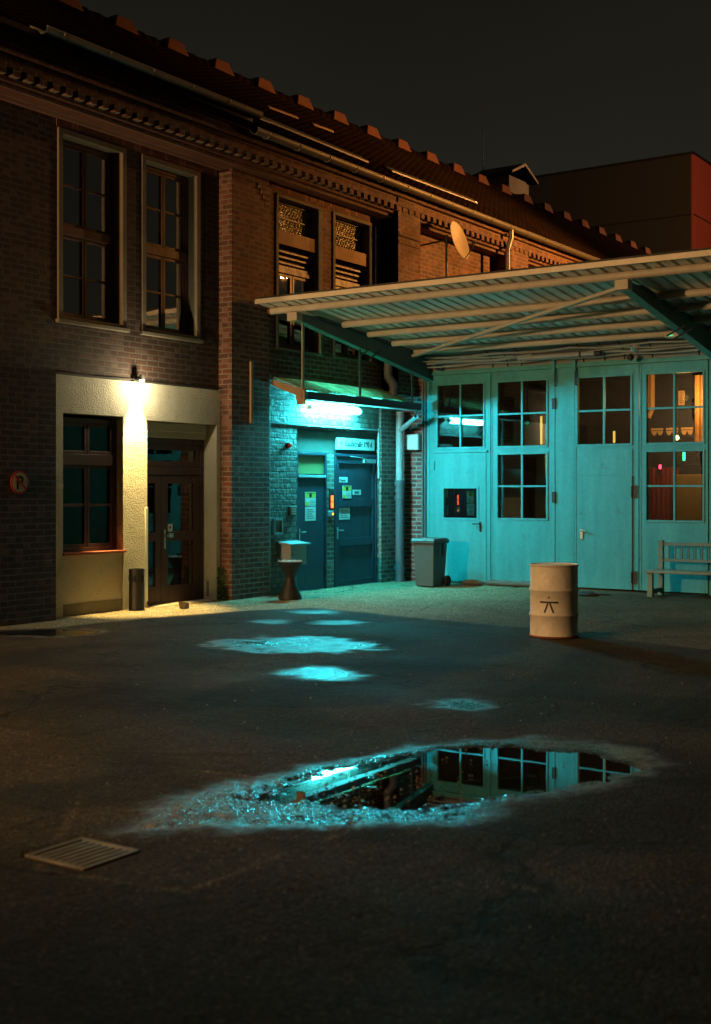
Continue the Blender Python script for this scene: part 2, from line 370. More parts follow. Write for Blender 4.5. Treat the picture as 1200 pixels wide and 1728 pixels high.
WETPALE = [(-9.35,10.75),(-9.56,11.47),(-9.45,12.0),(-9.0,12.42),(-8.47,12.36),(-7.75,12.2),(-7.45,11.6),(-8.1,11.05),(-8.69,10.7)]
APRON = [(-13.6,9.0),(-12.64,10.6),(-12.27,11.26),(-12.15,12.22),(-11.87,13.48),(-11.6,14.43),(-11.1,15.2),(-10.3,15.1),(-8.85,14.75),(-7.16,14.6),(-6.0,14.2),(-4.44,13.7),(2,12.5),(4,21),(-13.6,21)]
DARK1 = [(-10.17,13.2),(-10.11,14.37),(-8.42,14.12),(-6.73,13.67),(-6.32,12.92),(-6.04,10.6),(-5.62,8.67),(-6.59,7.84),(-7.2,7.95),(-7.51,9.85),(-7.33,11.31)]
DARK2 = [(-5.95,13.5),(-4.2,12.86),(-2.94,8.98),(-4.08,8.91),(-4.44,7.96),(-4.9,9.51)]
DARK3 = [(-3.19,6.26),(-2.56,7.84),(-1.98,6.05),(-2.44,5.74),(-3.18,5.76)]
TRENCH = [(-5.42,5.16),(-5.41,5.97),(-4.79,6.1),(-4.0,6.04),(-3.67,5.43),(-3.73,4.16),(-4.51,4.0)]
GRATE = (-4.745, -4.335, 4.13, 4.51)

def axis(fa, fb, fs, ca, cb, cs, lo, hi):
    a = list(np.arange(ca, fa, cs)) + list(np.arange(fa, fb, fs)) + list(np.arange(fb, cb+cs, cs))
    far = [1, 3, 8, 20, 60]
    return np.array([ca-f for f in reversed(far) if ca-f > lo] + [lo] * 0 + a + [a[-1]+f for f in far if a[-1]+f < hi])
gx = axis(-5.2, -2.5, .02, -14.0, 1.0, .075, -90, 90)
gy = axis(4.0, 8.6, .02, 1.0, 22.5, .075, -90, 120)
X, Y = np.meshgrid(gx, gy, indexing='ij'); near = (X > -14) & (X < 1) & (Y > 1) & (Y < 22.5)
warp = (fbm(X, Y, 1.7, 3)-.5)*.5; warp2 = (fbm(X, Y, 2.3, 9)-.5)*.5
Xw, Yw = X+warp*.5, Y+warp2*.5
peb = fbm(X, Y, 14, 21, 2)                                              # stones standing in the tarmac
Zg = (fbm(X, Y, .6, 5)-.5)*.022 + (peb-.5)*.007 + np.where(near, (vnoise(X, Y, 30, 77)-.5)*.006, 0)
wet = np.zeros_like(X); dish = np.zeros_like(X)
dbig = sdist(Xw, Yw, BIG); dw = sdist(Xw, Yw, WETBIG) + (fbm(X, Y, 6, 49)-.5)*.22 + (vnoise(X, Y, 30, 51)-.5)*.06
wet = np.maximum(wet, sstep(-.05, .22, dw)); dish = np.maximum(dish, sstep(-.10, .12, dbig + (fbm(X, Y, 8, 53)-.5)*.16))
gravel = sstep(7.0, 5.9, Y)*sstep(-.1, .1, dw)                          # broken stony end of the pool
for k, pl in PUDS.items():
    d = sdist(Xw, Yw, pl) + (fbm(X, Y, 5, 41)-.5)*.34 + (vnoise(X, Y, 22, 43)-.5)*.10; wet = np.maximum(wet, sstep(-.18, .1, d)*(1 if k in ('mid', 'shade', 'far') else .6)); dish = np.maximum(dish, sstep(-.12, .16, d)*(1 if k == 'shade' else .25))
dp = sdist(Xw, Yw, WETPALE) + (fbm(X, Y, 4, 45)-.5)*.7 + (vnoise(X, Y, 20, 47)-.5)*.14; wet = np.maximum(wet, (.45+.7*fbm(X, Y, 5, 91))*sstep(-.05, .15, dp)); gravel = gravel*(1-.88*sstep(-.02, .12, dbig)); gravel = np.maximum(gravel, .3*sstep(-.05, .15, dp))
flat = np.clip(sstep(-.3, .1, dw)*.8 + dish, 0, 1)
stones = np.clip(sstep(.66, .86, vnoise(X, Y, 17, 63))*.018 + sstep(.70, .9, vnoise(X, Y, 33, 65))*.009, 0, .010)*sstep(7.7, 6.3, Y)*sstep(-.1, .05, dbig)
Zg = Zg*(1-.75*flat) - .022*dish + stones + gravel*((peb-.47)*.017 + (vnoise(X, Y, 26, 5)-.5)*.005)
dg = np.maximum(np.maximum(GRATE[0]-X, X-GRATE[1]), np.maximum(GRATE[2]-Y, Y-GRATE[3]))
Zg = np.where(dg < 0, -.30, np.where(dg < .05, -.004, Zg))
Zg = np.where(near, Zg - sstep(12.5, 15.5, Y)*0, 0)
edge = (X < -12.4) | (Y > 20.3)
Zg = np.where(edge, np.minimum(Zg, .003), Zg)
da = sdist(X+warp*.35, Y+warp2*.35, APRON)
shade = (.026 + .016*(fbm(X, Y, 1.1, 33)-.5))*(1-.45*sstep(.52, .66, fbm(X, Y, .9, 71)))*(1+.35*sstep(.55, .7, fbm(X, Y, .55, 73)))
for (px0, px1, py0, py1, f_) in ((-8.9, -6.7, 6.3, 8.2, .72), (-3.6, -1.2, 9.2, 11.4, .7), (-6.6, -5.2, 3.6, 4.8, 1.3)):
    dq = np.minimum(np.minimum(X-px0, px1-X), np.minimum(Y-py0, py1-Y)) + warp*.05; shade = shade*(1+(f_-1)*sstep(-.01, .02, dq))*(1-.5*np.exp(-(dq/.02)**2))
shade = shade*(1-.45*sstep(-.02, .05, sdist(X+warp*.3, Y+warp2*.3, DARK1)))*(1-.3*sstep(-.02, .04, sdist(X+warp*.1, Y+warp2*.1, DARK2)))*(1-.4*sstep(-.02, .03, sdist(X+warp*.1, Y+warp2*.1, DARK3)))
dt = sdist(X+warp*.06, Y+warp2*.06, TRENCH)
shade = shade*(1+.25*sstep(-.01, .03, dt)) * (1+.9*np.exp(-(dt/.022)**2)*1.6*sstep(.30, .55, fbm(X, Y, 3, 55)))
shade = shade + .165*sstep(-.06, .10, da)*(1-.78*sstep(-11.0, -7.5, X))*(.95+.5*fbm(X, Y, 2.2, 61))  # pale strip; darkens rightwards, partly to hold back the mast lamp's warm light
verts = np.stack([X, Y, Zg], -1).reshape(-1, 3); nx, ny = X.shape
idx = np.arange(nx*ny).reshape(nx, ny)
quads = np.stack([idx[:-1, :-1], idx[1:, :-1], idx[1:, 1:], idx[:-1, 1:]], -1).reshape(-1, 4)
me = bpy.data.meshes.new('ground'); me.vertices.add(len(verts)); me.vertices.foreach_set('co', verts.ravel().astype(np.float32))
me.loops.add(quads.size); me.loops.foreach_set('vertex_index', quads.ravel().astype(np.int32))
me.polygons.add(len(quads)); me.polygons.foreach_set('loop_start', np.arange(0, quads.size, 4, dtype=np.int32)); me.polygons.foreach_set('loop_total', np.full(len(quads), 4, dtype=np.int32))
me.update(); me.polygons.foreach_set('use_smooth', [True]*len(me.polygons))
for nm, arr in (('wet', wet), ('shade', shade), ('gravel', gravel)):
    a = me.attributes.new(nm, 'FLOAT', 'POINT'); a.data.foreach_set('value', arr.ravel().astype(np.float32))
m = bpy.data.materials.new('asphalt'); t, ns, ln = nt(m); g = N(t, 'ShaderNodeNewGeometry'); P = g.outputs['Position']
aw = N(t, 'ShaderNodeAttribute', attribute_name='wet').outputs['Fac']; ash = N(t, 'ShaderNodeAttribute', attribute_name='shade').outputs['Fac']; ag = N(t, 'ShaderNodeAttribute', attribute_name='gravel').outputs['Fac']
v = N(t, 'ShaderNodeTexVoronoi'); ln.new(P, v.inputs['Vector']); v.inputs['Scale'].default_value = 75
v3 = N(t, 'ShaderNodeTexVoronoi'); ln.new(P, v3.inputs['Vector']); v3.inputs['Scale'].default_value = 30
sc = N(t, 'ShaderNodeSeparateColor'); ln.new(v.outputs['Color'], sc.inputs[0])
k = math_(t, 'ADD', .35, math_(t, 'MULTIPLY', sc.outputs[0], 1.3))
k = math_(t, 'MULTIPLY', k, math_(t, 'ADD', .35, math_(t, 'MULTIPLY', noise(t, P, 4, 8, .75), 1.3)))
k = math_(t, 'ADD', k, math_(t, 'MULTIPLY', math_(t, 'GREATER_THAN', sc.outputs[1], .955), 2.2))
k = math_(t, 'MULTIPLY', math_(t, 'MULTIPLY', k, ash), math_(t, 'SUBTRACT', 1, math_(t, 'MULTIPLY', aw, .45)))
# cracks
cw = N(t, 'ShaderNodeTexVoronoi', feature='DISTANCE_TO_EDGE'); nd = N(t, 'ShaderNodeTexNoise'); nd.inputs['Scale'].default_value = 1.5; nd.inputs['Detail'].default_value = 5; ln.new(P, nd.inputs['Vector'])
va = N(t, 'ShaderNodeVectorMath', operation='MULTIPLY_ADD'); ln.new(nd.outputs['Color'], va.inputs[0]); va.inputs[1].default_value = (.9, .9, .9); ln.new(P, va.inputs[2])
ln.new(va.outputs[0], cw.inputs['Vector']); cw.inputs['Scale'].default_value = .38
crack = math_(t, 'MULTIPLY', ramp(t, cw.outputs['Distance'], .016, .004), ramp(t, noise(t, P, .5, 2), .46, .56))
k = math_(t, 'MULTIPLY', k, math_(t, 'SUBTRACT', 1, math_(t, 'MULTIPLY', crack, .6)))
cc = N(t, 'ShaderNodeCombineColor'); ln.new(k, cc.inputs[0]); ln.new(math_(t, 'MULTIPLY', k, .79), cc.inputs[1]); ln.new(math_(t, 'MULTIPLY', k, .47), cc.inputs[2])
damp = ramp(t, noise(t, P, .7, 5, .6), .40, .68)
rough = math_(t, 'SUBTRACT', math_(t, 'SUBTRACT', .86, math_(t, 'MULTIPLY', damp, .14)), math_(t, 'MULTIPLY', aw, .60), True)
rough = math_(t, 'SUBTRACT', rough, math_(t, 'MULTIPLY', math_(t, 'MULTIPLY', math_(t, 'SUBTRACT', sc.outputs[2], .5), aw), .22), True)
h = math_(t, 'ADD', math_(t, 'SUBTRACT', 1, v.outputs['Distance']), math_(t, 'MULTIPLY', v3.outputs['Distance'], -.9))
h = math_(t, 'ADD', h, math_(t, 'MULTIPLY', noise(t, P, 160, 2), .4)); h = math_(t, 'SUBTRACT', h, math_(t, 'MULTIPLY', crack, 1.2))
finish(t, cc.outputs[0], rough, bump(t, h, .008, math_(t, 'ADD', math_(t, 'SUBTRACT', 1.0, math_(t, 'MULTIPLY', aw, .62)), math_(t, 'MULTIPLY', ag, .22), True)), 0, 1.45).name = 'tarmac'
pb = ns['tarmac']; ln.new(math_(t, 'ADD', .16, math_(t, 'MULTIPLY', aw, .84)), pb.inputs['Specular IOR Level'])
me.materials.append(m); ground = bpy.data.objects.new('ground', me); COL.objects.link(ground); tag(ground, 'dark wet asphalt yard with pale strip along the buildings', kind='structure')

# standing water
m = bpy.data.materials.new('water'); t, ns, ln = nt(m); g = N(t, 'ShaderNodeNewGeometry'); P = g.outputs['Position']
finish(t, (.004, .004, .004), .012, bump(t, noise(t, P, 3, 2), .0006, .3), 0, 2.5); M['water'] = m
def grow(pl, k, wob=.0):
    cx = sum(p[0] for p in pl)/len(pl); cy = sum(p[1] for p in pl)/len(pl)
    out = []
    for i in range(len(pl)):
        a, b = pl[i], pl[(i+1) % len(pl)]
        for q in (0, .5): out.append((cx+(a[0]+(b[0]-a[0])*q-cx)*k, cy+(a[1]+(b[1]-a[1])*q-cy)*k))
    return out
def pool(pl, k, z, label):
    mb = MB(); pts = grow(pl, k); mb.add([(x, y, z) for x, y in pts], [tuple(range(len(pts)))])
    return tag(mb.build('puddle', M['water'], None, smooth=False), label, kind='structure')
pool(BIG, 1.16, -.0125, 'large puddle mirroring the garage windows in the foreground')
PL = {'far': 'small round puddle halfway to the doors', 'mid': 'small puddle between the large puddle and the drum', 'shade': 'long puddle at the foot of the left brick pier',
      'pale': 'broad shallow puddle in front of the doors', 'door1': 'thin puddle nearest the white plaster front', 'door2': 'thin puddle right of the hourglass ashtray', 'door3': 'tiny puddle nearest the blue doors'}
for kk, pl in [(a, PUDS[a]) for a in ('shade',)]: pool(pl, 1.15, -.0135, PL[kk])

# ------------------------------------------------------------------ brick building (long two-storey front, faces +x)
B = thing('brick_building', 'long dark brick workshop with white plastered entrance, tall windows and tiled roof', 'building', (-13.2, 12, 0))
W1, W2, RC, DP, C1 = -13.2, -12.96, -13.0, -13.06, -12.57
win1 = [(12.08, 13.42, 4.18, 6.86), (13.75, 15.07, 4.18, 6.86)]
win2 = [(16.74, 18.07, 4.18, 6.83), (18.42, 19.71, 4.18, 6.83)]
mb = MB()
mb.wall('x', -12.95, 3.0, 11.83, 0, 3.42, depth=.3)
mb.wall('x', W1, 3.0, 12.049, 3.42, 7.35, depth=.35)
mb.wall('x', W1, 12.05, 15.55, 3.41, 7.35, win1, .35)
mb.build('wall', M['brick_old'], B, smooth=False)
mb = MB()
mb.wall('x', -12.925, 15.55, 16.54, 0, 6.95, depth=.5)
mb.wall('x', W2, 16.54, 20.05, 3.66, 7.35, win2, .35)
mb.box(-12.96, -12.90, 15.53, 16.50, 6.95, 7.02).box(-12.96, -12.86, 15.50, 16.54, 7.02, 7.10)
for k in range(4):                                                       # stepped brick corbel under the eaves box
    mb.box(-12.925, -12.915+.012*k, 16.30-.06*k+.12, 16.54, 6.55+.084*k, 6.634+.084*k-.003)
mb.build('wall', M['brick'], B, smooth=False)
mb = MB()                                                                # bays further along: piers and sunken panels
for (a, b) in ((20.05, 20.86), (24.75, 25.6), (29.3, 30.15), (33.9, 34.75), (38.5, 39.3)):
    mb.wall('x', C1, a, b, 3.6, 7.35, depth=.6)
    mb.box(C1, C1+.035, a, b-.05, 6.62, 6.70).box(C1, C1+.02, a, b-.05, 6.48, 6.53)
for (a, b) in ((20.86, 24.75), (25.6, 29.3), (30.15, 33.9), (34.75, 38.5), (39.3, 43)):
    mb.wall('x', -13.0, a, b, 3.6, 7.35, depth=.3)
mb.wall('y', 20.05, -13.3, C1-.001, 3.67, 7.34, depth=.02)
mb.build('wall', M['brick'], B, smooth=False)
mb = MB(); mb.wall('y', 20.80, -12.96, -12.505, 0, 4.06, depth=.15); mb.build('wall', M['brick_red'], B, smooth=False)
mb = MB(); mb.wall('x', -12.95, 20.04, 20.80, 0, 3.60, depth=.2); mb.build('wall', M['brick_grey'], B, smooth=False)
# rough old brick round the side entrance
mb = MB()
mb.wall('x', RC, 16.54, 20.05, 0, 3.655, [(17.41, 20.03, 0, 2.86)], .12)
mb.build('wall', M['brick_rough'], B, smooth=False)
mb = MB(); mb.wall('x', -13.045, 18.37, 18.60, 0, 2.45, depth=.2); mb.build('wall', M['brick_grey'], B, smooth=False)
# cornice: string course, dentils, frieze, soldier course over the windows
mb = MB()
for (a, b, w) in ((3.0, 15.50, -12.80), (15.50, 43.0, -12.52)):
    x = -12.55
    mb.box(-13.3, x-.16, a, b, 6.98, 7.04-.002); mb.box(-13.3, x-.09, a, b, 7.04, 7.085)
    mb.box(-13.3, x-.11, a, b, 7.085, 7.185); mb.box(-13.3, x+.0, a, b, 7.185, 7.24)
    mb.box(-13.3, x-.05, a, b, 7.24, 7.36); mb.box(-13.3, x+.03, a, b, 7.36, 7.395); mb.box(-13.3, x-.02, a, b, 7.395, 7.52)
y = 3.1
while y < 42.8:
    mb.box(-12.67, -12.552, y, y+.115, 7.088, 7.182); y += .225
mb.build('cornice', M['brick'], B, smooth=False)
mb = MB(); mb.box(W1, W1+.015, 12.06, 15.5, 6.87, 7.0); mb.box(W2, W2+.012, 16.62, 20.0, 6.84, 7.0)
mb.build('soldier_course', M['brick_vert'], B, smooth=False)
# ledge above the small roof, angle iron above the doors, thin mouldings
mb = MB(); mb.box(W2, W2+.05, 16.50, 20.04, 3.655, 3.735); mb.build('ledge', M['stone_trim'], B, bevel=.006)
mb = MB(); mb.box(RC, RC+.035, 16.56, 20.02, 2.905, 2.94); mb.box(RC, RC+.02, 16.56, 19.3, 3.33, 3.35); mb.build('lintel', M['pipe_grey'], B, bevel=.004)
mb = MB(); mb.prism([(-13.16, 2.45), (-13.085, 2.45), (-13.085, 2.68), (-13.03, 2.86), (-13.16, 2.86)], 'y', 17.41, 20.03); mb.build('door_head', M['door_head'], B, bevel=.01)
# plastered entrance front
mb = MB()
mb.wall('x', -13.17, 11.82, 15.545, 0, 3.40, [(12.16, 13.34, -.01, 2.87), (13.85, 15.46, -.01, 2.84)], .33)
mb.wall('x', -13.195, 12.161, 13.339, 0, .88, depth=.2)
mb.build('plaster_front', M['plaster'], B, smooth=False)
mb = MB(); mb.box(-13.195, -13.182, 12.17, 13.335, 0, .17); mb.build('plinth', M['plinth'], B)
mb = MB(); mb.box(-13.505, -13.36, 13.86, 15.42, 2.60, 2.83); mb.box(-13.36, -13.33, 13.86, 15.40, 2.70, 2.83); mb.build('door_head', M['plaster_smooth'], B, bevel=.008)
mb = MB(); mb.box(-13.17, -13.155, 13.80, 13.853, .1, 1.52); mb.build('corner_guard', M['white_enamel'], B, bevel=.004)
# window in the plaster front
f = -13.36
w = MB(); w.ring('x', f, 12.16, 13.34, .88, 2.82, .075, 0, .06)
w.pbox('x', f, 12.235, 13.265, 2.14, 2.30, 0, .07)
for z0, z1 in ((.955, 2.14), (2.30, 2.745)):
    w.ring('x', f, 12.24, 12.745, z0+.003, z1-.003, .045, .005, .05); w.ring('x', f, 12.755, 13.26, z0+.003, z1-.003, .045, .005, .05)
w.pbox('x', f, 12.285, 12.70, 1.545, 1.585, .005, .045); w.pbox('x', f, 12.80, 13.215, 1.545, 1.585, .005, .045)
win = w.build('window', M['wood_brown'], B, bevel=.004); win['label'] = 'brown casement beside the entrance'
MB().box(f+.018, f+.022, 12.27, 13.23, 1.0, 2.72).build('pane', M['glass_clear'], win)
MB().box(-13.36, -13.13, 12.15, 13.37, .86, .895).build('sill', M['sill_red'], win, bevel=.004)
# upper windows
def tall_window(y0, y1, blind_to, lab):
    z0, z1 = 4.18, 6.86; f = W1-.22
    w = MB(); ya, yb = y0+.085, y1-.085; zt = 5.48
    w.ring('x', f, ya, yb, z0+.03, z1-.085, .06, 0, .07); w.pbox('x', f, ya+.06, yb-.06, zt-.06, zt+.07, 0, .09)
    mid = (ya+yb)/2
    for a, b in ((z0+.09, zt-.06), (zt+.07, z1-.145)):
        for p, q in ((ya+.063, mid-.004), (mid+.004, yb-.063)):
            w.ring('x', f, p, q, a+.003, b-.003, .045, .01, .055)
            w.pbox('x', f, p+.045, q-.045, (a+b)/2-.018, (a+b)/2+.018, .01, .05)
    o = w.build('window', M['wood_red'], B, bevel=.004); o['label'] = lab
    MB().box(f+.024, f+.028, ya+.05, yb-.05, z0+.08, z1-.13).build('pane', M['glass_old'], o)
    s = MB(); s.ring('x', W1, y0, y1, z0, z1, .085, -.22, .03, wb=.05); s.build('surround', M['stone_trim'], o, bevel=.008)
    MB().box(W1-.02, W1+.07, y0-.03, y1+.03, z0-.055, z0-.002).build('sill', M['stone_trim'], o, bevel=.006)
    MB().box(f+.004, f+.007, ya+.06, yb-.06, blind_to, z1-.1).build('blind', M['blind'], o)
tall_window(*win1[0][:2], 4.2, 'upper window with its pale blind fully down')
tall_window(*win1[1][:2], 5.72, 'upper window with its pale blind half down')
# side-bay windows with ornamental glass, board and casement
for (y0, y1, z0, z1), lab in zip(win2, ('bay window left of its twin, above the canopy corner', 'bay window beside the brick pier')):
    f = W2-.2; ya, yb = y0+.06, y1-.06
    w = MB(); w.ring('x', f, ya, yb, z0+.02, 5.66, .06, 0, .08); w.pbox('x', f, ya+.06, yb-.06, 5.53, 5.60, .0, .10)
    mid = (ya+yb)/2
    for p, q in ((ya+.063, mid-.01), (mid+.01, yb-.063)): w.ring('x', f, p, q, z0+.085, 5.525, .05, .01, .06)
    w.ring('x', f, ya, yb, 6.20, z1-.06, .035, 0, .05); w.pbox('x', f, ya+.035, yb-.035, 6.475, 6.50, 0, .05)
    for k in range(3): w.pbox('x', f, ya, yb, 5.70+k*.09, 5.735+k*.09, 0, .05+.02*k)
    o = w.build('window', M['wood_red'], B, bevel=.003); o['label'] = lab
    s = MB(); s.ring('x', W2, y0, y1, z0, z1, .06, -.2, .035, wb=.03); s.build('surround', M['stone_trim'], o, bevel=.006)
    MB().box(f+.02, f+.026, ya+.05, yb-.05, z0+.07, 5.54).build('pane', M['glass_old'], o)
    pm = MB(); yy = ya+.036
    pm.box(f+.014, f+.022, yy, yb-.036, 6.236, 6.473).box(f+.014, f+.022, yy, yb-.036, 6.503, z1-.097)
    pm.build('pane', M['glass_pattern'], o)
    MB().box(W2-.06, W2-.035, ya, yb-.01, 6.0, 6.235).build('board', M['lath'], o, bevel=.003)
    MB().box(f-.02, f-.005, ya, yb, 5.66, 6.21).build('infill', M['brick_old'], o)
# double door
f = -13.5; d0 = 13.86; d1 = 15.44
w = MB(); w.ring('x', f, d0, d1, 0, 2.60, .07, 0, .07, wb=.02, wt=.09); w.pbox('x', f, d0+.07, d1-.07, 2.02, 2.14, 0, .075)
fr = w.build('door_frame', M['wood_brown'], B, bevel=.004)
MB().box(f+.02, f+.026, 13.92, 15.38, 2.13, 2.52).build('pane', M['glass'], fr)
w2 = MB(); w2.ring('x', f, 13.935, 15.365, 2.145, 2.505, .09, .01, .055); w2.build('fanlight', M['wood_brown'], fr, bevel=.004)
for (p, q, han) in ((13.935, 14.44, 0), (14.45, 15.365, 1)):
    w = MB(); st = .15 if han else .12
    w.pbox('x', f, p, p+st, .02, 2.015, .005, .06); w.pbox('x', f, q-st, q, .02, 2.015, .005, .06)
    for a, b in ((.02, .27), (.98, 1.12), (1.885, 2.015)): w.pbox('x', f, p+st, q-st, a, b, .005, .058)
    o = w.build('door', M['wood_brown'], B, bevel=.004)
    MB().box(f+.028, f+.034, p+st-.02, q-st+.02, .25, 1.90).build('pane', M['glass'], o)
    if han:
        hb = MB(); hb.box(f+.062, f+.075, p+.05, p+.09, .86, 1.16); hb.tube([(f+.075, p+.07, 1.06), (f+.12, p+.07, 1.06), (f+.12, p+.19, 1.06)], .012); hb.box(f+.1, f+.135, p+.10, p+.2, 1.035, 1.10)
        hb.build('handle', M['steel'], o, bevel=.003)
        for z in (.35, 1.1, 1.8): MB().tube([(f+.066, q-.01, z-.05), (f+.066, q-.01, z+.05)], .011).build('hinge', M['dark_metal'], o)
        st_ = MB(); st_.box(f+.036, f+.038, p+.17, p+.28, 1.125, 1.245); sk = st_.build('sticker', M['paper'], o)
        s2 = MB(); s2.add([(f+.0385, p+.19, 1.19), (f+.0385, p+.25, 1.215), (f+.0385, p+.235, 1.15), (f+.0385, p+.22, 1.18)], [(0, 1, 2, 3)]); s2.build('emblem', M['ink'], o)
# rooms behind the openings, so that the glass has something dark behind it
mb = MB()
def room(x0, x1, y0, y1, z0, z1):
    mb.add([(x1,y0,z0),(x1,y1,z0),(x0,y1,z0),(x0,y0,z0),(x1,y0,z1),(x1,y1,z1),(x0,y1,z1),(x0,y0,z1)], [(0,1,2,3),(4,5,6,7),(2,3,7,6),(0,3,7,4),(1,2,6,5)])
room(-17, -13.53, 11.9, 13.7, .1, 3.3); room(-17, -13.56, 13.72, 15.52, .0, 3.3); room(-17, -13.58, 11.9, 15.5, 3.8, 7.2); room(-17, -13.35, 16.6, 20.0, 3.8, 7.2)
mb.build('room', M['room'], B)
def curtain(name, m, par, x, y0, y1, z0, z1, amp=.03, per=.09):
    n = int((y1-y0)/per*6)+2; vs = []; fs = []
    for i in range(n):
        y = y0+(y1-y0)*i/(n-1); dx = amp*math.sin(2*math.pi*(y-y0)/per + .7*math.sin(9*y)) 
        vs += [(x+dx, y, z0), (x+dx*.7, y, z1)]
    fs = [(2*i, 2*i+2, 2*i+3, 2*i+1) for i in range(n-1)]
    return MB().add(vs, fs).build(name, m, par)
curtain('curtain', M['curtain_grey'], B, -13.68, 14.98, 15.4, .1, 2.5); curtain('curtain', M['curtain_blue'], B, -13.50, 12.86, 13.08, .9, 2.75); curtain('curtain', M['curtain_blue'], B, -13.50, 12.28, 12.36, .9, 2.75, .015)
q = MB(); q.box(-13.85, -13.42, 12.2, 13.3, .93, .96); tag(q.build('inner_shelf', M['stone_trim'], B), None)
br = random.Random(5)
for k in range(14):
    yb_ = 12.50+.05*k + (.06 if k > 6 else 0); hb_ = br.uniform(.16, .24)
    bk = MB().box(-13.60, -13.46, yb_, yb_+br.uniform(.022, .04), .962, .962+hb_).build('book', M['book'] if k % 3 else M['paper'], None); tag(bk, 'book standing in the row behind the lower window of the plastered front', 'book', 'books behind the plastered front window')
q = MB()
for z in (1.22, 1.5): q.box(-13.75, -13.72, 12.2, 13.3, z, z+.02)
for y in (12.45, 12.8): q.box(-13.75, -13.72, y, y+.02, 1.0, 2.7)
q.build('inner_frame', M['white_enamel'], B)
curtain('curtain', M['curtain_blue'], B, -13.66, 13.92, 14.3, .05, 2.0)
# side entrance doors
f = DP
for (p, q, zt, name) in ((17.44, 18.36, 2.04, 'plain'), (18.61, 20.03, 2.44, 'panel')):
    w = MB(); w.ring('x', f, p, q, 0, 2.45, .05, -.06, .03, wb=.01); fr = w.build('door_frame', M['door_blue'], B, bevel=.004)
    w = MB()
    if name == 'plain':
        w.pbox('x', f, p+.053, q-.053, .015, 1.99, -.04, .012)
        MB().box(f-.02, f-.01, p+.05, q-.05, 2.07, 2.40).build('pane', M['glass_frost'], fr)
        MB().box(f-.04, f+.04, p+.05, q-.05, 2.0, 2.05).build('transom', M['pipe_grey'], fr, bevel=.003)
    else:
        a, b = p+.053, q-.053
        w.pbox('x', f, a, a+.10, .015, 2.395, -.04, .012); w.pbox('x', f, b-.10, b, .015, 2.395, -.04, .012)
        for c, d in ((.015, .11), (.74, .88), (1.47, 1.60), (2.27, 2.395)): w.pbox('x', f, a+.10, b-.10, c, d, -.04, .012)
        w.pbox('x', f, a+.10, b-.10, .11, 2.27, -.035, -.012)
        for c, d in ((.115, .735), (.885, 1.465), (1.605, 2.265)): w.ring('x', f, a+.102, b-.102, c, d, .012, -.012, .004)
    o = w.build('door', M['door_blue'], B, bevel=.003)
    hb = MB(); hy = p+.10
    hb.box(f+.013, f+.022, hy-.018, hy+.018, .88, 1.10); hb.tube([(f+.02, hy, 1.04), (f+.07, hy, 1.04), (f+.07, hy+.12, 1.04)], .011); hb.build('handle', M['steel'], o, bevel=.002)
    for z in (.3, 1.85 if name == 'plain' else 2.1): MB().tube([(f+.035, q-.045, z-.06), (f+.035, q-.045, z+.06)], .013).build('hinge', M['dark_metal'], o)
    if name == 'panel':
        cl = MB(); cl.box(f+.013, f+.06, 19.55, 19.95, 2.29, 2.36); cl.tube([(f+.05, 19.6, 2.365), (f+.10, 19.35, 2.385), (f+.04, 19.1, 2.40)], .010); cl.build('door_closer', M['pipe_grey'], o, bevel=.004)
# roof
mb = MB(); ez, ex, rz, rx = 7.55, -12.38, 9.80, -15.5
nrow = 26; n = 0
for side in (1, -1):
    for k in range(nrow):
        t0, t1 = k/nrow, (k+1)/nrow
        xa, xb = ex+(rx-ex)*t0, ex+(rx-ex)*t1
        za, zb = ez+(rz-ez)*t0+.03, ez+(rz-ez)*t1
        if side == -1: xa, xb = 2*rx-xa, 2*rx-xb
        mb.add([(xa, 3, za), (xa, 43.2, za), (xb, 43.2, zb), (xb, 3, zb)], [(0, 1, 2, 3)])
        mb.add([(xa, 3, za), (xa, 43.2, za), (xa, 43.2, za-.03), (xa, 3, za-.03)], [(0, 1, 2, 3)])
mb.add([(ex, 3, ez), (rx, 3, rz), (2*rx-ex, 3, ez), (ex, 43.2, ez), (rx, 43.2, rz), (2*rx-ex, 43.2, ez)], [(0, 1, 2), (3, 4, 5)])
roof = mb.build('roof', M['tiles'], B, smooth=False)
rt = MB(); y = 3.2
while y < 43:
    rt.tube([(rx, y, rz-.03), (rx, y+.36, rz-.015)], [.10, .115], 10); y += .34
rt.build('ridge', M['tiles'], roof)
cap = None
for k in range(31):
    y = 3.9 + 1.304*k
    if cap is None:
        q = MB(); q.add([(rx-.13, y-.30, rz-.02), (rx+.17, y-.30, rz-.06), (rx+.17, y+.30, rz-.06), (rx-.13, y+.30, rz-.02), (rx-.09, y-.19, rz+.175), (rx+.11, y-.19, rz+.175), (rx+.11, y+.19, rz+.175), (rx-.09, y+.19, rz+.175)],
              [(0,3,2,1),(4,5,6,7),(0,1,5,4),(1,2,6,5),(2,3,7,6),(3,0,4,7)])
        cap = q.build('ridge_cap', M['ridge'], roof, bevel=.02)
    else:
        c = cap.copy(); COL.objects.link(c); c.parent = roof; c.location = (0, 1.304*k, 0); c.rotation_euler = (0, 0, 0)
def on_roof(x): return ez + (rz-ez)*(ex-x)/(ex-rx) + .04
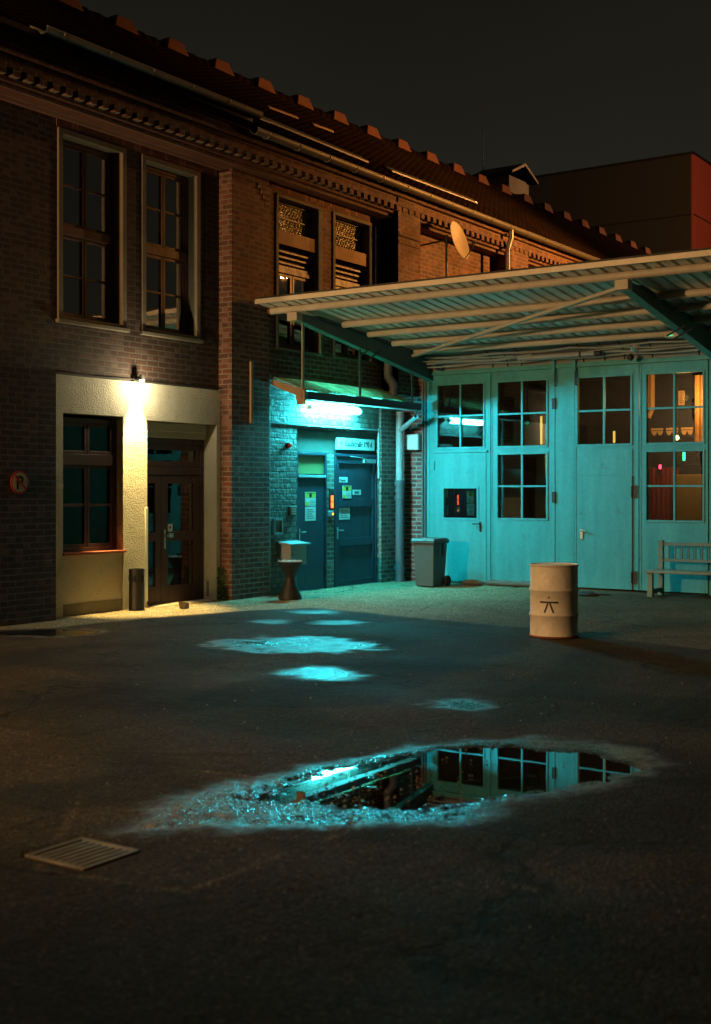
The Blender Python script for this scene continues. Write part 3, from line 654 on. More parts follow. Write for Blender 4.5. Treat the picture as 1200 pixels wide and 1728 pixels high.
def slat(x0, y0, x1, y1, w, m, nm):
    s = MB(); s.add([(x0, y0, on_roof(x0)+.03), (x0-w, y0, on_roof(x0-w)+.03), (x1-w, y1, on_roof(x1-w)+.03), (x1, y1, on_roof(x1)+.03),
                     (x0, y0, on_roof(x0)), (x0-w, y0, on_roof(x0-w)), (x1-w, y1, on_roof(x1-w)), (x1, y1, on_roof(x1))], [(0,1,2,3),(4,5,6,7),(0,1,5,4),(1,2,6,5),(2,3,7,6),(3,0,4,7)])
    return s.build(nm, m, roof, smooth=False)
slat(-12.85, 16.2, -12.75, 19.3, .16, M['zinc'], 'flashing'); slat(-12.8, 20.2, -12.95, 23.9, .14, M['zinc'], 'flashing'); slat(-12.8, 11.3, -12.8, 16.4, .07, M['zinc'], 'flashing')
slat(-13.9, 17.8, -14.0, 18.8, .05, M['lath'], 'flashing'); slat(-14.0, 19.3, -14.1, 20.1, .05, M['lath'], 'flashing')
# gutters with brackets
def gutter(x, y0, y1, z, r=.085):
    q = MB(); n = 9; vs = []; prof = [(math.cos(math.pi+math.pi*k/(n-1))*r, math.sin(math.pi+math.pi*k/(n-1))*r) for k in range(n)]
    ins = [(a*.93, b*.93) for a, b in reversed(prof)]; prof = prof+ins
    q.prism([(x+a, z+b) for a, b in prof], 'y', y0, y1)
    q.tube([(x+r, y0, z), (x+r, y1, z)], .012, 8)
    g_ = q.build('gutter', M['zinc'], B)
    y = y0+.3
    while y < y1:
        q = MB(); q.tube([(x+math.cos(math.pi+math.pi*k/8)*(r+.008), y, z+math.sin(math.pi+math.pi*k/8)*(r+.008)) for k in range(9)], .008, 6); q.build('bracket', M['zinc'], g_); y += .85
    return g_
gutter(-12.45, 11.15, 15.66, 7.81); gutter(-12.42, 15.5, 42.5, 7.53)
MB().box(-13.25, -12.53, 3.0, 15.6, 7.53, 7.78).build('soffit', M['wood_brown'], B)
q = MB(); q.tube([(-12.42, 24.45, 7.46), (-12.42, 24.45, 7.30), (-12.50, 24.45, 7.05), (-12.50, 24.45, 4.9)], .055, 12); q.build('downpipe', M['zinc'], B)
q = MB(); q.tube([(-12.72, 19.93, 4.35), (-12.72, 19.93, 3.93), (-12.60, 19.93, 3.78), (-12.60, 19.93, 3.45)], .085, 16); q.tube([(-12.72, 19.93, 4.06), (-12.72, 19.93, 4.10)], .092, 16); q.build('downpipe', M['pipe_dark'], B)
q = MB(); px_, py_ = -12.82, 20.50
q.tube([(px_, py_, 3.30), (px_, py_, 1.95)], .075, 20); q.tube([(-12.32, 20.30, 3.28), (-12.32, 20.30, 3.17), (-12.80, 20.48, 2.93)], .052, 14)
dpipe = q.build('downpipe', M['pipe_grey'], B)
q = MB(); q.tube([(px_, py_, 1.97), (px_, py_, .0)], .082, 20)
for a, b in ((1.86, 1.97), (1.74, 1.78), (1.60, 1.66), (.22, .30), (.0, .06)): q.tube([(px_, py_, a), (px_, py_, b)], .10, 20)
q.build('pipe_sleeve', M['pipe_dark'], dpipe)
for (x, y, a, b) in ((W2+.015, 19.82, 6.78, 4.5), (-12.985, 20.0, 2.95, 2.0), (-12.955, 16.56, 3.65, 0)):
    q = MB(); q.tube([(x, y, a), (x, y, b)], .02, 8); q.build('conduit', M['pipe_grey'], B)
q = MB(); q.tube([(-13.145, 12.05+.35*k, 3.43+.006*math.sin(k*2.1)) for k in range(11)]+[(-12.92, 15.6, 3.42), (-12.93, 15.9, 3.41), (-12.93, 16.2, 3.37), (-12.93, 16.5, 3.34)], .011, 6)
q.build('cable', M['dark_metal'], B)
MB().box(-12.90, -12.80, 15.46, 15.68, 7.02, 7.185).build('vent_grille', M['stone_trim'], B, bevel=.006)
MB().box(-13.38, -13.33, 15.452, 15.459, .05, .3).build('meter_flap', M['plinth'], B)

# ------------------------------------------------------------------ garage with four tall door leaves (faces -y)
G = thing('garage', 'single storey garage with tall pale blue folding doors and gridded windows', 'building', (-9.5, 20.9, 0))
YB = 20.80
for bx_ in ((-12.50, -12.36, 20.80), (-6.84, 3.5, 20.79), (-9.665, -9.285, 20.785)): MB().box(bx_[0], bx_[1], bx_[2], 21.0, 0, 4.06).build('wall', M['garage'], G, bevel=.006)
for x in (-12.47, -12.41):
    q = MB(); q.tube([(x, 20.78, 0), (x, 20.78, 3.9)], .02, 8); q.build('conduit', M['pipe_dark'], G)
def leaf(x0, x1, holes):
    w = MB(); w.wall('y', 20.785, x0, x1, .03, 3.985, holes, .05); o = w.build('door', M['garage'], G, smooth=False)
    for (a, b, c, d) in holes:
        if b-a < .9: continue
        MB().ring('y', 20.785, a-.035, b+.035, c-.035, d+.035, .035, .0, .016).build('window_frame', M['garage_trim'], o, bevel=.003)
        gm = MB(); gm.pbox('y', 20.785, (a+b)/2-.019, (a+b)/2+.019, c, d, -.035, .006)
        for s_ in ((a, (a+b)/2-.019), ((a+b)/2+.019, b)): gm.pbox('y', 20.785, s_[0], s_[1], (c+d)/2-.017, (c+d)/2+.017, -.034, .004)
        gm.build('muntin', M['garage_trim'], o, bevel=.002)
    for (a, b, c, d) in holes: MB().box(a, b, 20.81, 20.814, c, d).build('pane', M['glass'], o)
    ed = MB(); ed.pbox('y', 20.785, x0, x0+.028, .03, 3.985, 0, .008); ed.pbox('y', 20.785, x1-.028, x1, .03, 3.985, 0, .008); ed.build('edge_strip', M['garage_trim'], o, bevel=.002)
    return o
up = (2.60, 3.79); lo = (1.26, 2.44)
L1 = leaf(-12.35, -10.985, [(-12.13, -11.14, *up), (-11.99, -11.27, 1.25, 1.81)])
L2 = leaf(-10.97, -9.67, [(-10.83, -9.84, *up), (-10.83, -9.84, *lo)])
L3 = leaf(-9.28, -8.075, [(-9.22, -8.225, *up)])
L4 = leaf(-8.06, -6.85, [(-7.93, -6.94, *up), (-7.93, -6.94, *lo)])
for o in (L1,):      # no grid in the little pane of the wicket: frame ring around it instead
    pass
# wicket doors let into leaves one and three
w = MB(); w.wall('y', 20.775, -12.19, -11.08, .05, 2.49, [(-11.99, -11.27, 1.25, 1.81)], .012); w.pbox('y', 20.775, -12.22, -11.05, 2.495, 2.525, -.01, .03)
w.ring('y', 20.775, -12.03, -11.23, 1.21, 1.85, .04, 0, .014)
wk = w.build('wicket_door', M['garage_trim'], G, smooth=False)
hb = MB(); hb.box(-11.215, -11.18, 20.755, 20.774, 1.0, 1.18); hb.tube([(-11.2, 20.76, 1.14), (-11.2, 20.71, 1.14), (-11.34, 20.71, 1.14)], .012); hb.build('handle', M['black'], wk, bevel=.002)
for z in (.35, 2.25): MB().tube([(-12.2, 20.765, z-.09), (-12.2, 20.765, z+.09)], .014).build('hinge', M['garage_trim'], wk)
w = MB(); w.pbox('y', 20.775, -9.235, -8.19, 2.05, 2.50, -.009, .003); w.wall('y', 20.772, -9.235, -8.20, .035, 2.03, depth=.012)
wk = w.build('wicket_door', M['garage_trim'], G, smooth=False)
hb = MB(); hb.box(-9.165, -9.115, 20.755, 20.771, .90, 1.08); hb.tube([(-9.14, 20.76, 1.05), (-9.14, 20.71, 1.05), (-9.02, 20.71, 1.05)], .012); hb.build('handle', M['steel'], wk, bevel=.002)
for z in (.25, 1.75):
    hb = MB(); hb.box(-8.185, -8.10, 20.766, 20.784, z-.11, z+.11); hb.tube([(-8.195, 20.76, z-.1), (-8.195, 20.76, z+.1)], .016); hb.build('hinge', M['dark_metal'], wk)
hb = MB(); hb.box(-8.197, -8.178, 20.772, 20.784, .03, 2.03); hb.build('gap_strip', M['black'], wk)
q = MB(); q.box(-12.56, 3.5, 20.74, 20.80, 3.99, 4.05); q.box(-12.56, 3.5, 20.76, 20.80, 4.05, 4.075)
for x in (-9.68, -9.27): q.box(x-.02, x+.04, 20.70, 20.739, 3.92, 4.13)
rail = q.build('rail', M['garage_trim'], G, bevel=.004)
q = MB()
for x in (-9.64, -9.24):
    q.box(x-.012, x+.012, 20.70, 20.73, 3.66, 3.92)
    q.box(x-.012, x+.035, 20.71, 20.73, 3.66, 3.68)
for z in (1.65, 3.35): q.box(-9.72, -9.655, 20.755, 20.784, z-.10, z+.10)
q.build('hinge', M['dark_metal'], G, bevel=.003)
# coved band between the rail and the canopy
q = MB(); prof = [(20.78-.55*(1-math.cos(a)), 4.075+.33*math.sin(a)) for a in [R(90*k/8) for k in range(9)]]
vs = []; fs = []
for x in (-12.56, 3.5): vs += [(x, a, b) for a, b in prof]
fs = [(k, k+1, 9+k+1, 9+k) for k in range(8)]
q.add(vs, fs); cove = q.build('cove', M['cove'], G)
q = MB()
for x in (-10.93, -10.62, -10.33, -9.1, -8.7, -8.33, -7.82, -7.0): q.tube([(x, a-.006, b-.004) for a, b in prof], .012, 6)
q.build('joint_strip', M['dark_metal'], cove)
# inside
q = MB(); q.add([(-12.4, 21.0, 0.01), (-4.5, 21.0, 0.01), (-4.5, 27, .01), (-12.4, 27, .01), (-12.4, 21.0, 4.3), (-4.5, 21.0, 4.3), (-4.5, 27, 4.3), (-12.4, 27, 4.3)], [(0,1,2,3),(4,5,6,7),(2,3,7,6),(3,0,4,7),(1,2,6,5)])
q.box(-12.5, 3.5, 20.87, 21.0, 4.06, 4.36); q.build('room', M['room'], G)
q = MB(); q.box(-12.5, 3.6, 20.95, 30, 4.36, 4.45); q.build('roof', M['tar'], G)
o = curtain('curtain', M['velvet'], None, 23.5, -8.9, -8.3, 0, 2.22)
# this one hangs across the garage: turn it to face the doors
for v in o.data.vertices: v.co = Vector((v.co.y, v.co.x + .0, v.co.z))
tag(o, 'dark red curtain inside the garage behind the right-hand window', 'curtain')
o = curtain('curtain', M['valance'], None, 23.1, -7.86, -7.62, 2.62, 3.95)  # added cloth that stands for the warm glow at the window's right edge
for v in o.data.vertices: v.co = Vector((v.co.y, v.co.x, v.co.z))
tag(o, 'added amber cloth inside the garage, standing for a glow at the right edge of the upper right window', 'curtain')
cb = thing('cabinet', 'yellow wooden cabinet inside the garage behind the lower right window', 'cabinet', (-7.9, 23.4, 0))
MB().box(-8.38, -7.2, 23.35, 23.9, 0.01, 2.08).build('body', M['timber'], cb, bevel=.008)
q = MB(); q.box(-8.36, -7.8, 23.33, 23.349, .1, 2.05).box(-7.78, -7.22, 23.33, 23.349, .1, 2.05); q.build('door', M['timber'], cb, bevel=.004)
q = MB(); q.box(-8.95, -7.0, 23.9, 24.2, 2.29, 2.33); tag(q.build('shelf', M['dark_metal'], None, bevel=.003), 'long dark shelf board across the inside of the garage', 'shelf')
q = MB(); q.box(-8.57, -8.40, 23.92, 24.1, 2.335, 2.53); tag(q.build('speaker_box', M['black'], None, bevel=.01), 'small black box on the shelf inside the garage', 'box')
q = MB()
for k in range(4):
    a = -8.84+k*.30; pts = [(a, 2.99), (a, 2.93)]; q.box(a, a+.24, 23.40, 23.42, 2.945, 2.985)
    n = 8; pts = [(a+.24*i/n, 2.925-.085*abs(math.sin(math.pi*i/(n/2)))**.6) for i in range(n+1)]
    q.prism([(a, 2.93)] + pts + [(a+.24, 2.93)], 'y', 23.405, 23.415)
tag(q.build('valance', M['valance'], None, smooth=False), 'orange scalloped valance hanging inside the garage', 'valance')
q = MB(); q.tube([(-8.93, 23.5, 3.2), (-8.86, 23.5, 3.36), (-8.86, 23.5, 4.06)], .05, 8); q.box(-8.93, -8.80, 23.48, 23.5, 3.36, 4.06); tag(q.build('wall_hanging', M['valance'], None), 'patterned orange hanging inside the garage behind the upper right window', 'wall hanging')
q = MB(); q.ring('y', 23.5, -8.32, -8.20, 3.42, 3.70, .02, 0, .02)
for k in range(6): q.pbox('y', 23.5, -8.30, -8.22, 3.445+k*.04, 3.467+k*.04, 0, .015)
tag(q.build('lattice_panel', M['valance'], None), 'small orange lattice panel inside the garage', 'panel')
q = MB(); q.box(-11.65, -11.2, 22.6, 22.62, 1.2, 2.2); q.box(-10.35, -10.1, 22.9, 22.95, 0, 2.1)
tag(q.build('notice_board', M['curtain_grey'], None), 'grey board standing inside the garage behind the left-hand window', 'board')
E_warm = emit('glow_warm', (1, .62, .14), 14); E_red = emit('glow_red', (1, .03, .08), 9); E_grn = emit('glow_green', (.02, 1, .35), 6); E_yel = emit('glow_yellow', (1, .60, .10), 1.5)
def bulb(loc, r, m, name, label, cat):
    t_ = thing(name, label, cat, loc); q = MB(); q.lathe(loc, [(.001, -r), (r*.7, -r*.7), (r, 0), (r*.7, r*.7), (r*.3, r*1.1)], 14); q.build('bulb', m, t_)
    q = MB(); q.lathe(loc, [(r*.35, r*1.0), (r*.4, r*1.8), (.01, r*1.85)], 12); q.tube([(loc[0], loc[1], loc[2]+r*1.8), (loc[0], loc[1], 4.28)], .006, 6); q.build('cord', M['black'], t_); return t_
bulb((-8.25, 23.2, 2.78), .045, E_warm, 'pendant_lamp', 'glowing bulb hanging below the orange valance in the garage', 'lamp')
bulb((-7.80, 23.3, 2.85), .05, E_yel, 'pendant_lamp', 'glowing bulb at the right edge of the upper right garage window', 'lamp')
def strip(x, y, z0, z1, m, label):
    t_ = thing('strip_light', label, 'light', (x, y, z0)); MB().box(x-.02, x+.02, y-.02, y, z0, z1).build('diffuser', m, t_); MB().box(x-.03, x+.03, y, y+.03, z0-.02, z1+.02).build('housing', M['black'], t_, bevel=.003)
strip(-9.60, 23.4, 2.72, 2.95, E_yel, 'short yellow strip light seen through the third garage leaf')
strip(-8.90, 23.3, 2.55, 2.90, E_yel, 'yellow strip light at the left edge of the upper right garage window')
strip(-8.335, 23.85, 2.36, 2.52, E_grn, 'green strip light on the shelf inside the garage')
strip(-8.66, 23.42, 2.19, 2.27, E_red, 'small red strip light above the red curtain')
strip(-11.19, 23.4, 2.72, 3.3, E_yel, 'yellow strip light at the edge of the second garage leaf')

# ------------------------------------------------------------------ canopy
K = thing('canopy', 'wide corrugated steel canopy on tapered beams over the garage front', 'canopy', (-9.0, 18.4, 4.6))
def sz(y): return 4.86-.105*(y-16.1)
def sheet(x0, x1, y0, y1):
    prof = []; x = x0; p = .205
    while x < x1-.01:
        for dx, dz in ((0, 0), (.142, 0), (.150, .07), (.197, .07)): prof.append((min(x+dx, x1), dz))
        x += p
    prof.append((x1, 0)); vs = []
    for y in (y0, y1):
        for x, dz in prof: vs.append((x, y, sz(y)+dz))
    n = len(prof); q = MB(); q.add(vs, [(k, k+1, n+k+1, n+k) for k in range(n-1)])
    vs2 = [(x, y, z+.004) for x, y, z in vs]; q.add(vs2, [(k, k+1, n+k+1, n+k) for k in range(n-1)])
    return q
q = sheet(-12.85, -12.545, 16.1, 19.9); r_ = sheet(-12.545, 3.2, 16.1, 21.0); q.add(r_.v, r_.f); q.build('roof_sheet', M['sheet'], K, smooth=False)
q = MB(); q.box(-12.86, 3.2, 16.06, 16.10, 4.845, 4.925); q.build('fascia', M['tan_steel'], K, bevel=.005)
q = MB(); q.add([(-12.86, 16.10, 4.925), (3.2, 16.10, 4.925), (3.2, 21.0, 4.46), (-12.55, 21.0, 4.46), (-12.55, 19.9, 4.56), (-12.86, 19.9, 4.56)], [(0, 1, 2, 3, 4, 5)]); q.build('roof_felt', M['tar'], K, smooth=False)
q = MB(); q.box(-12.8, 3.2, 16.10, 16.13, 4.925, 4.96); q.build('drip_edge', M['tar'], K)
for (y, x0) in ((16.42, -12.79), (17.67, -12.20), (18.46, -12.20), (19.27, -12.20), (20.05, -12.2)):
    q = MB(); z = sz(y)-.062; q.tube([(x0, y, z), (3.2, y, z)], .058, 16)
    pr = q.build('purlin', M['tan_steel'], K)
    if x0 < -12.5:
        q = MB(); q.tube([(x0-.06, y, z), (x0-.001, y, z)], .050, 14); q.build('end_plug', M['rust'], pr)
for bx in (-12.30, -6.60, -.9):
    q = MB(); pts = [(16.36, 4.60), (20.79, 3.90), (20.79, sz(20.79)-.004), (17.1, sz(17.1)-.03), (16.9, 4.70), (16.36, 4.70)]
    q.prism(pts, 'x', bx-.018, bx+.018)
    bm_ = q.build('beam', M['beam_steel'], K, bevel=.004)
    q = MB(); q.prism([(16.36, 4.588), (20.79, 3.888), (20.79, 3.90), (16.36, 4.60)], 'x', bx-.07, bx+.07); q.build('flange', M['tan_steel'] if 0 else M['garage_trim'], bm_)
    q = MB(); q.box(bx-.10, bx+.10, 16.33, 16.50, 4.56, 4.70); q.build('end_plate', M['tan_steel'], bm_, bevel=.008)
    q = MB()
    for k in range(3):
        y0 = 17.0+k*.85; q.tube([(bx+.05, y0, sz(y0)-.08), (bx+.05, y0+.75, sz(y0+.75)-.10)], .012, 6)
    for y0 in (18.45, 18.8): q.tube([(bx-.12, y0, 4.14), (bx+.22, y0-.15, 4.26)], .014, 6)
    q.build('cable_tray', M['dark_metal'], bm_)
q = MB(); a = Vector((-6.65, 16.52, 4.62)); b = Vector((-12.2, 20.0, 4.30)); d = (b-a).normalized(); sd = d.cross(Vector((0, 0, 1))).normalized()*.045; uu = Vector((0, 0, .025))
q.add([a+sd-uu, a-sd-uu, a-sd+uu, a+sd+uu, b+sd-uu, b-sd-uu, b-sd+uu, b+sd+uu], [(0,1,2,3),(4,5,6,7),(0,1,5,4),(1,2,6,5),(2,3,7,6),(3,0,4,7)]); q.build('brace', M['tan_steel'], K, bevel=.004)
for y, zt in ((16.63, 4.62), (18.33, 4.30), (20.10, 4.05)):
    q = MB(); q.box(-12.30, -12.286, y-.03, y+.03, 3.30, zt); q.build('hanger', M['tan_steel'] if y < 17 else M['beam_steel'], K)
# cables slung under the roof by the wall
for k, (yy, zz, r0) in enumerate(((20.42, 4.30, .018), (20.35, 4.24, .012), (20.48, 4.21, .022), (20.3, 4.33, .01), (20.52, 4.15, .014))):
    rnd = random.Random(k); pts = []
    for i in range(30):
        x = -12.2+i*.5; pts.append((x, yy+rnd.uniform(-.02, .02), zz-.035*math.sin(i*math.pi/3+k)**2+rnd.uniform(-.008, .008)))
    q = MB(); q.tube(pts, r0, 8); q.build('cable', M['pipe_grey'] if k != 3 else M['dark_metal'], K)
q = MB(); q.box(-12.28, 3.0, 20.40, 20.56, 4.085+.31, 4.405+.0); q.build('cable_tray', M['tan_steel'], K)

# ------------------------------------------------------------------ small roof over the side entrance
A_ = thing('entrance_roof', 'small translucent corrugated roof over the blue side doors', 'roof', (-12.6, 18.4, 3.5))
vs = []; n = 190
for i in range(n+1):
    y = 16.62+(20.03-16.62)*i/n; dz = .016*math.sin(i*math.pi/2.6)
    vs += [(-12.95, y, 3.70+dz), (-12.27, y, 3.45+dz)]
MB().add(vs, [(2*i, 2*i+2, 2*i+3, 2*i+1) for i in range(n)]).build('roof_sheet', M['plastic_sheet'], A_)
q = MB(); q.prism([(-12.36, 3.30), (-12.28, 3.30), (-12.26, 3.42), (-12.27, 3.43), (-12.37, 3.43)], 'y', 16.75, 20.40); q.build('gutter', M['gutter_dark'], A_, bevel=.004)
q = MB(); q.box(-12.40, -12.25, 16.66, 20.2, 3.287, 3.299); q.build('drip_strip', M['white_enamel'], A_)
q = MB(); q.prism([(-12.94, 3.66), (-12.94, 3.55), (-12.42, 3.36), (-12.40, 3.20), (-12.24, 3.20), (-12.24, 3.44)], 'y', 16.60, 16.64); q.build('end_board', M['lath'], A_, bevel=.004)
for y in (17.5, 18.35, 19.2, 19.9):
    q = MB(); q.prism([(-12.95, 3.60), (-12.95, 3.66), (-12.38, 3.45), (-12.38, 3.41)], 'y', y-.025, y+.025); q.build('rafter', M['lath'], A_)
# fluorescent lamp
T = thing('tube_lamp', 'lit fluorescent tube lamp glowing blue-green under the small roof', 'lamp', (-12.72, 18.2, 3.215))
TUBE = emit('tube_glow', (.05, .88, 1.0), 600); tx, tz = -12.845, 3.228
q = MB(); q.tube([(tx, 17.60, tz), (tx, 17.63, tz), (tx, 19.09, tz), (tx, 19.12, tz)], [.035, .052, .052, .035], 16); q.build('diffuser', TUBE, T)
q = MB(); q.tube([(tx, 17.54, tz), (tx, 17.60, tz)], .045, 14); q.tube([(tx, 19.12, tz), (tx, 19.18, tz)], .045, 14); q.box(tx-.025, tx+.025, 17.66, 19.06, tz+.06, tz+.08)
q.build('housing', M['white_enamel'], T)
q = MB(); q.box(tx-.01, tx+.01, 18.75, 18.81, tz+.08, 3.58); q.box(-13.0, tx-.01, 18.75, 18.81, tz+.13, tz+.15); q.build('bracket', M['white_enamel'], T)

# ------------------------------------------------------------------ signs, notices, boxes on the walls
sg = thing('address_sign', 'white sign reading Gaußstraße 190 d above the blue panelled door', 'sign', (-13.03, 19.3, 2.63))
MB().box(-13.083, -13.03, 18.69, 19.93, 2.53, 2.74).build('board', M['white_enamel'], sg, bevel=.003)
text_mb('Gaußstraße 190 d', 'x', -13.03, 18.93, 2.592, .135, .001, bold=.0035, sx=.93).build('lettering', M['ink'], sg, smooth=False)
q = MB()
for pl in emblem_polys(.10): q.prism([(18.81+a, 2.655+b) for a, b in pl], 'x', -13.029, -13.027)
q.build('emblem', M['ink'], sg, smooth=False)
def notice(y0, y1, z0, z1, label, kind, f=DP+.012):
    t_ = thing('notice', label, 'notice', (f, (y0+y1)/2, z0))
    MB().box(f+.001, f+.004, y0, y1, z0, z1).build('sheet', M['paper'], t_)
    q = MB(); h = z1-z0; w = y1-y0
    if kind == 'yellow':
        MB().box(f+.0042, f+.0055, y0+.012, y1-.012, z1-.40*h, z1-.02*h).build('yellow_field', M['paper_yellow'], t_)
        MB().box(f+.0042, f+.0055, y0+.012, y0+.35*w, z0+.02*h, z0+.28*h).build('yellow_field', M['paper_yellow'], t_)
        c = ((y0+y1)/2, z1-.25*h); q.prism([(c[0]+.04*math.cos(k*math.pi/8), c[1]+.04*math.sin(k*math.pi/8)) for k in range(16)], 'x', f+.0056, f+.0068)
        q.box(f+.0056, f+.0066, y0+.04, y1-.04, z1-.11*h, z1-.06*h)
        for k in range(3): q.box(f+.0042, f+.005, y0+.42*w, y1-.05*w, z0+(.1+.12*k)*h, z0+(.13+.12*k)*h)
    elif kind == 'text':
        for k in range(5): q.box(f+.0042, f+.005, y0+.12*w, y1-(.10+.12*((k*7) % 3))*w, z0+(.16+.15*k)*h, z0+(.20+.15*k)*h)
    if q.v: q.build('print', M['ink'], t_, smooth=False)
    return t_
notice(17.71, 18.03, 1.50, 1.745, 'yellow-topped notice with a round face on the plain blue door', 'yellow')
notice(17.71, 18.03, 1.235, 1.485, 'plain text sheet below the yellow notice on the plain blue door', 'text')
notice(18.87, 19.16, 1.625, 1.86, 'yellow-topped notice with a round face on the panelled blue door', 'yellow')
notice(18.79, 19.14, 1.235, 1.455, 'text sheet in a clear sleeve on the middle panel of the blue door', 'text', f=DP-.008)
t_ = notice(18.80, 19.07, 1.92, 2.02, 'small strip sign at the upper left of the panelled blue door', 'none', f=DP-.012)
text_mb('Eingang', 'x', DP-.008, 18.815, 1.945, .062, .001).build('print', M['ink'], t_, smooth=False)
t_ = notice(19.24, 19.52, 1.69, 1.785, 'small white sign right of the yellow notice on the panelled door', 'none', f=DP-.012)
text_mb('ENG', 'x', DP-.008, 19.30, 1.71, .075, .001, bold=.002).build('print', M['ink'], t_, smooth=False)
ns_ = thing('no_parking_sign', 'round red-rimmed no parking sign with crossed P on dark brick', 'sign', (-12.945, 11.19, 1.885))
def disc(r, x0, x1, n=40): return MB().prism([(11.19+r*math.cos(2*math.pi*k/n), 1.885+r*math.sin(2*math.pi*k/n)) for k in range(n)], 'x', x0, x1)
disc(.155, -12.948, -12.935).build('rim', M['sign_red'], ns_); disc(.128, -12.934, -12.932).build('field', M['sign_cream'], ns_)
text_mb('P', 'x', -12.932, 11.115, 1.795, .25, .001, bold=.006).build('letter', M['ink'], ns_, smooth=False)
q = MB(); s2 = .0885; q.prism([(11.19-s2-.012, 1.885+s2-.012), (11.19-s2+.012, 1.885+s2+.012), (11.19+s2+.012, 1.885-s2+.012), (11.19+s2-.012, 1.885-s2-.012)], 'x', -12.9285, -12.9265); q.build('slash', M['sign_red'], ns_, smooth=False)
db = thing('meter_box', 'pale cabinet marked d on red brick beside the downpipe', 'box', (-12.64, 20.75, 2.56))
MB().box(-12.80, -12.50, 20.66, 20.799, 2.56, 2.86).build('cabinet', M['white_enamel'], db, bevel=.01)
MB().box(-12.787, -12.513, 20.65, 20.659, 2.575, 2.845).build('door', M['white_enamel'], db, bevel=.004)
text_mb('d', 'y', 20.65, -12.70, 2.615, .22, .001, bold=.004).build('letter', M['paper'], db, smooth=False)
for k in range(3):
    q = MB(); q.tube([(-12.73+.08*k, 20.73, 2.56), (-12.73+.08*k, 20.73, 2.51)], .014, 8); q.build('cable_gland', M['black'], db)
al = thing('alarm_light', 'red alarm beacon on the rough brick left of the blue doors', 'light', (RC, 17.12, 2.55))
q = MB(); q.tube([(RC, 17.12, 2.55), (RC+.03, 17.12, 2.55)], .05, 16); q.build('base', M['dark_metal'], al)
q = MB(); q.tube([(RC+.03, 17.12, 2.55), (RC+.07, 17.12, 2.55), (RC+.095, 17.12, 2.55)], [.045, .042, .02], 16); q.build('lens', M['red_plastic'], al)
kp = thing('keypad', 'beige keypad on rough brick beside the plain blue door', 'keypad', (RC, 17.24, 1.34))
MB().box(RC, RC+.05, 17.15, 17.34, 1.34, 1.50).build('case', M['stone_trim'], kp, bevel=.006)
q = MB()
for i in range(3):
    for j in range(3): q.box(RC+.05, RC+.056, 17.20+.04*i, 17.225+.04*i, 1.36+.04*j, 1.385+.04*j)
q.build('button', M['white_enamel'], kp)
pf = thing('wall_frame', 'small framed glass case on rough brick above the mailbox', 'case', (RC, 16.82, 1.02))
q = MB(); q.ring('x', RC, 16.70, 16.95, 1.02, 1.29, .035, 0, .05); q.build('frame', M['mailbox'], pf, bevel=.004); MB().box(RC+.005, RC+.02, 16.73, 16.92, 1.05, 1.26).build('back', M['plinth'], pf)
mbx = thing('mailbox', 'grey metal mailbox with overhanging lid behind the ashtray', 'mailbox', (RC, 17.1, .5))
MB().box(RC, RC+.26, 16.88, 17.34, .50, .855).build('body', M['mailbox'], mbx, bevel=.006)
q = MB(); q.prism([(RC-.0, .87), (RC+.31, .845), (RC+.31, .865), (RC, .905)], 'y', 16.82, 17.40); q.build('lid', M['mailbox'], mbx, bevel=.004)
q = MB(); q.tube([(RC+.26, 16.93, .68), (RC+.27, 16.93, .68)], .012, 8); q.build('lock', M['black'], mbx)
ld = thing('door_terminal', 'black access terminal with glowing orange display between the doors', 'terminal', (-13.045, 18.48, 1.3))
MB().box(-13.045, -13.01, 18.43, 18.55, 1.42, 1.80).build('case', M['black'], ld, bevel=.005)
q = MB(); q.box(-13.009, -13.004, 18.455, 18.525, 1.575, 1.68).box(-13.009, -13.004, 18.455, 18.525, 1.455, 1.56); q.build('display', emit('display', (1, .12, .02), 5), ld)
q = MB(); q.box(-13.045, -13.0, 18.40, 18.54, 1.30, 1.40); q.build('reader', M['mailbox'], ld, bevel=.006)
q = MB(); q.tube([(-13.0, 18.5, 1.345), (-12.993, 18.5, 1.345)], .02, 12); q.build('indicator', emit('indicator', (1, .35, .02), 4), ld)
lt = MB(); lt.box(-12.924, -12.885, 16.0, 16.06, 2.88, 3.90); tag(lt.build('wooden_lath', M['lath'], None, bevel=.004), 'upright wooden lath fixed to the brick pier', 'lath')
# wall spotlight over the entrance
sp_ = thing('wall_spotlight', 'small lit spotlight washing the white plaster pier', 'lamp', (-13.1, 13.6, 3.42))
q = MB(); q.box(-13.165, -13.14, 13.54, 13.66, 3.40, 3.48); q.tube([(-13.15, 13.6, 3.45), (-13.02, 13.6, 3.46)], .01, 8); q.build('bracket', M['dark_metal'], sp_)
q = MB(); q.tube([(-13.04, 13.6, 3.50), (-13.04, 13.6, 3.42)], [.035, .05], 16); q.build('housing', M['dark_metal'], sp_)
q = MB(); q.tube([(-13.04, 13.6, 3.421), (-13.04, 13.6, 3.412)], .04, 16); q.build('bulb', emit('spot_bulb', (1, .85, .5), 25), sp_)
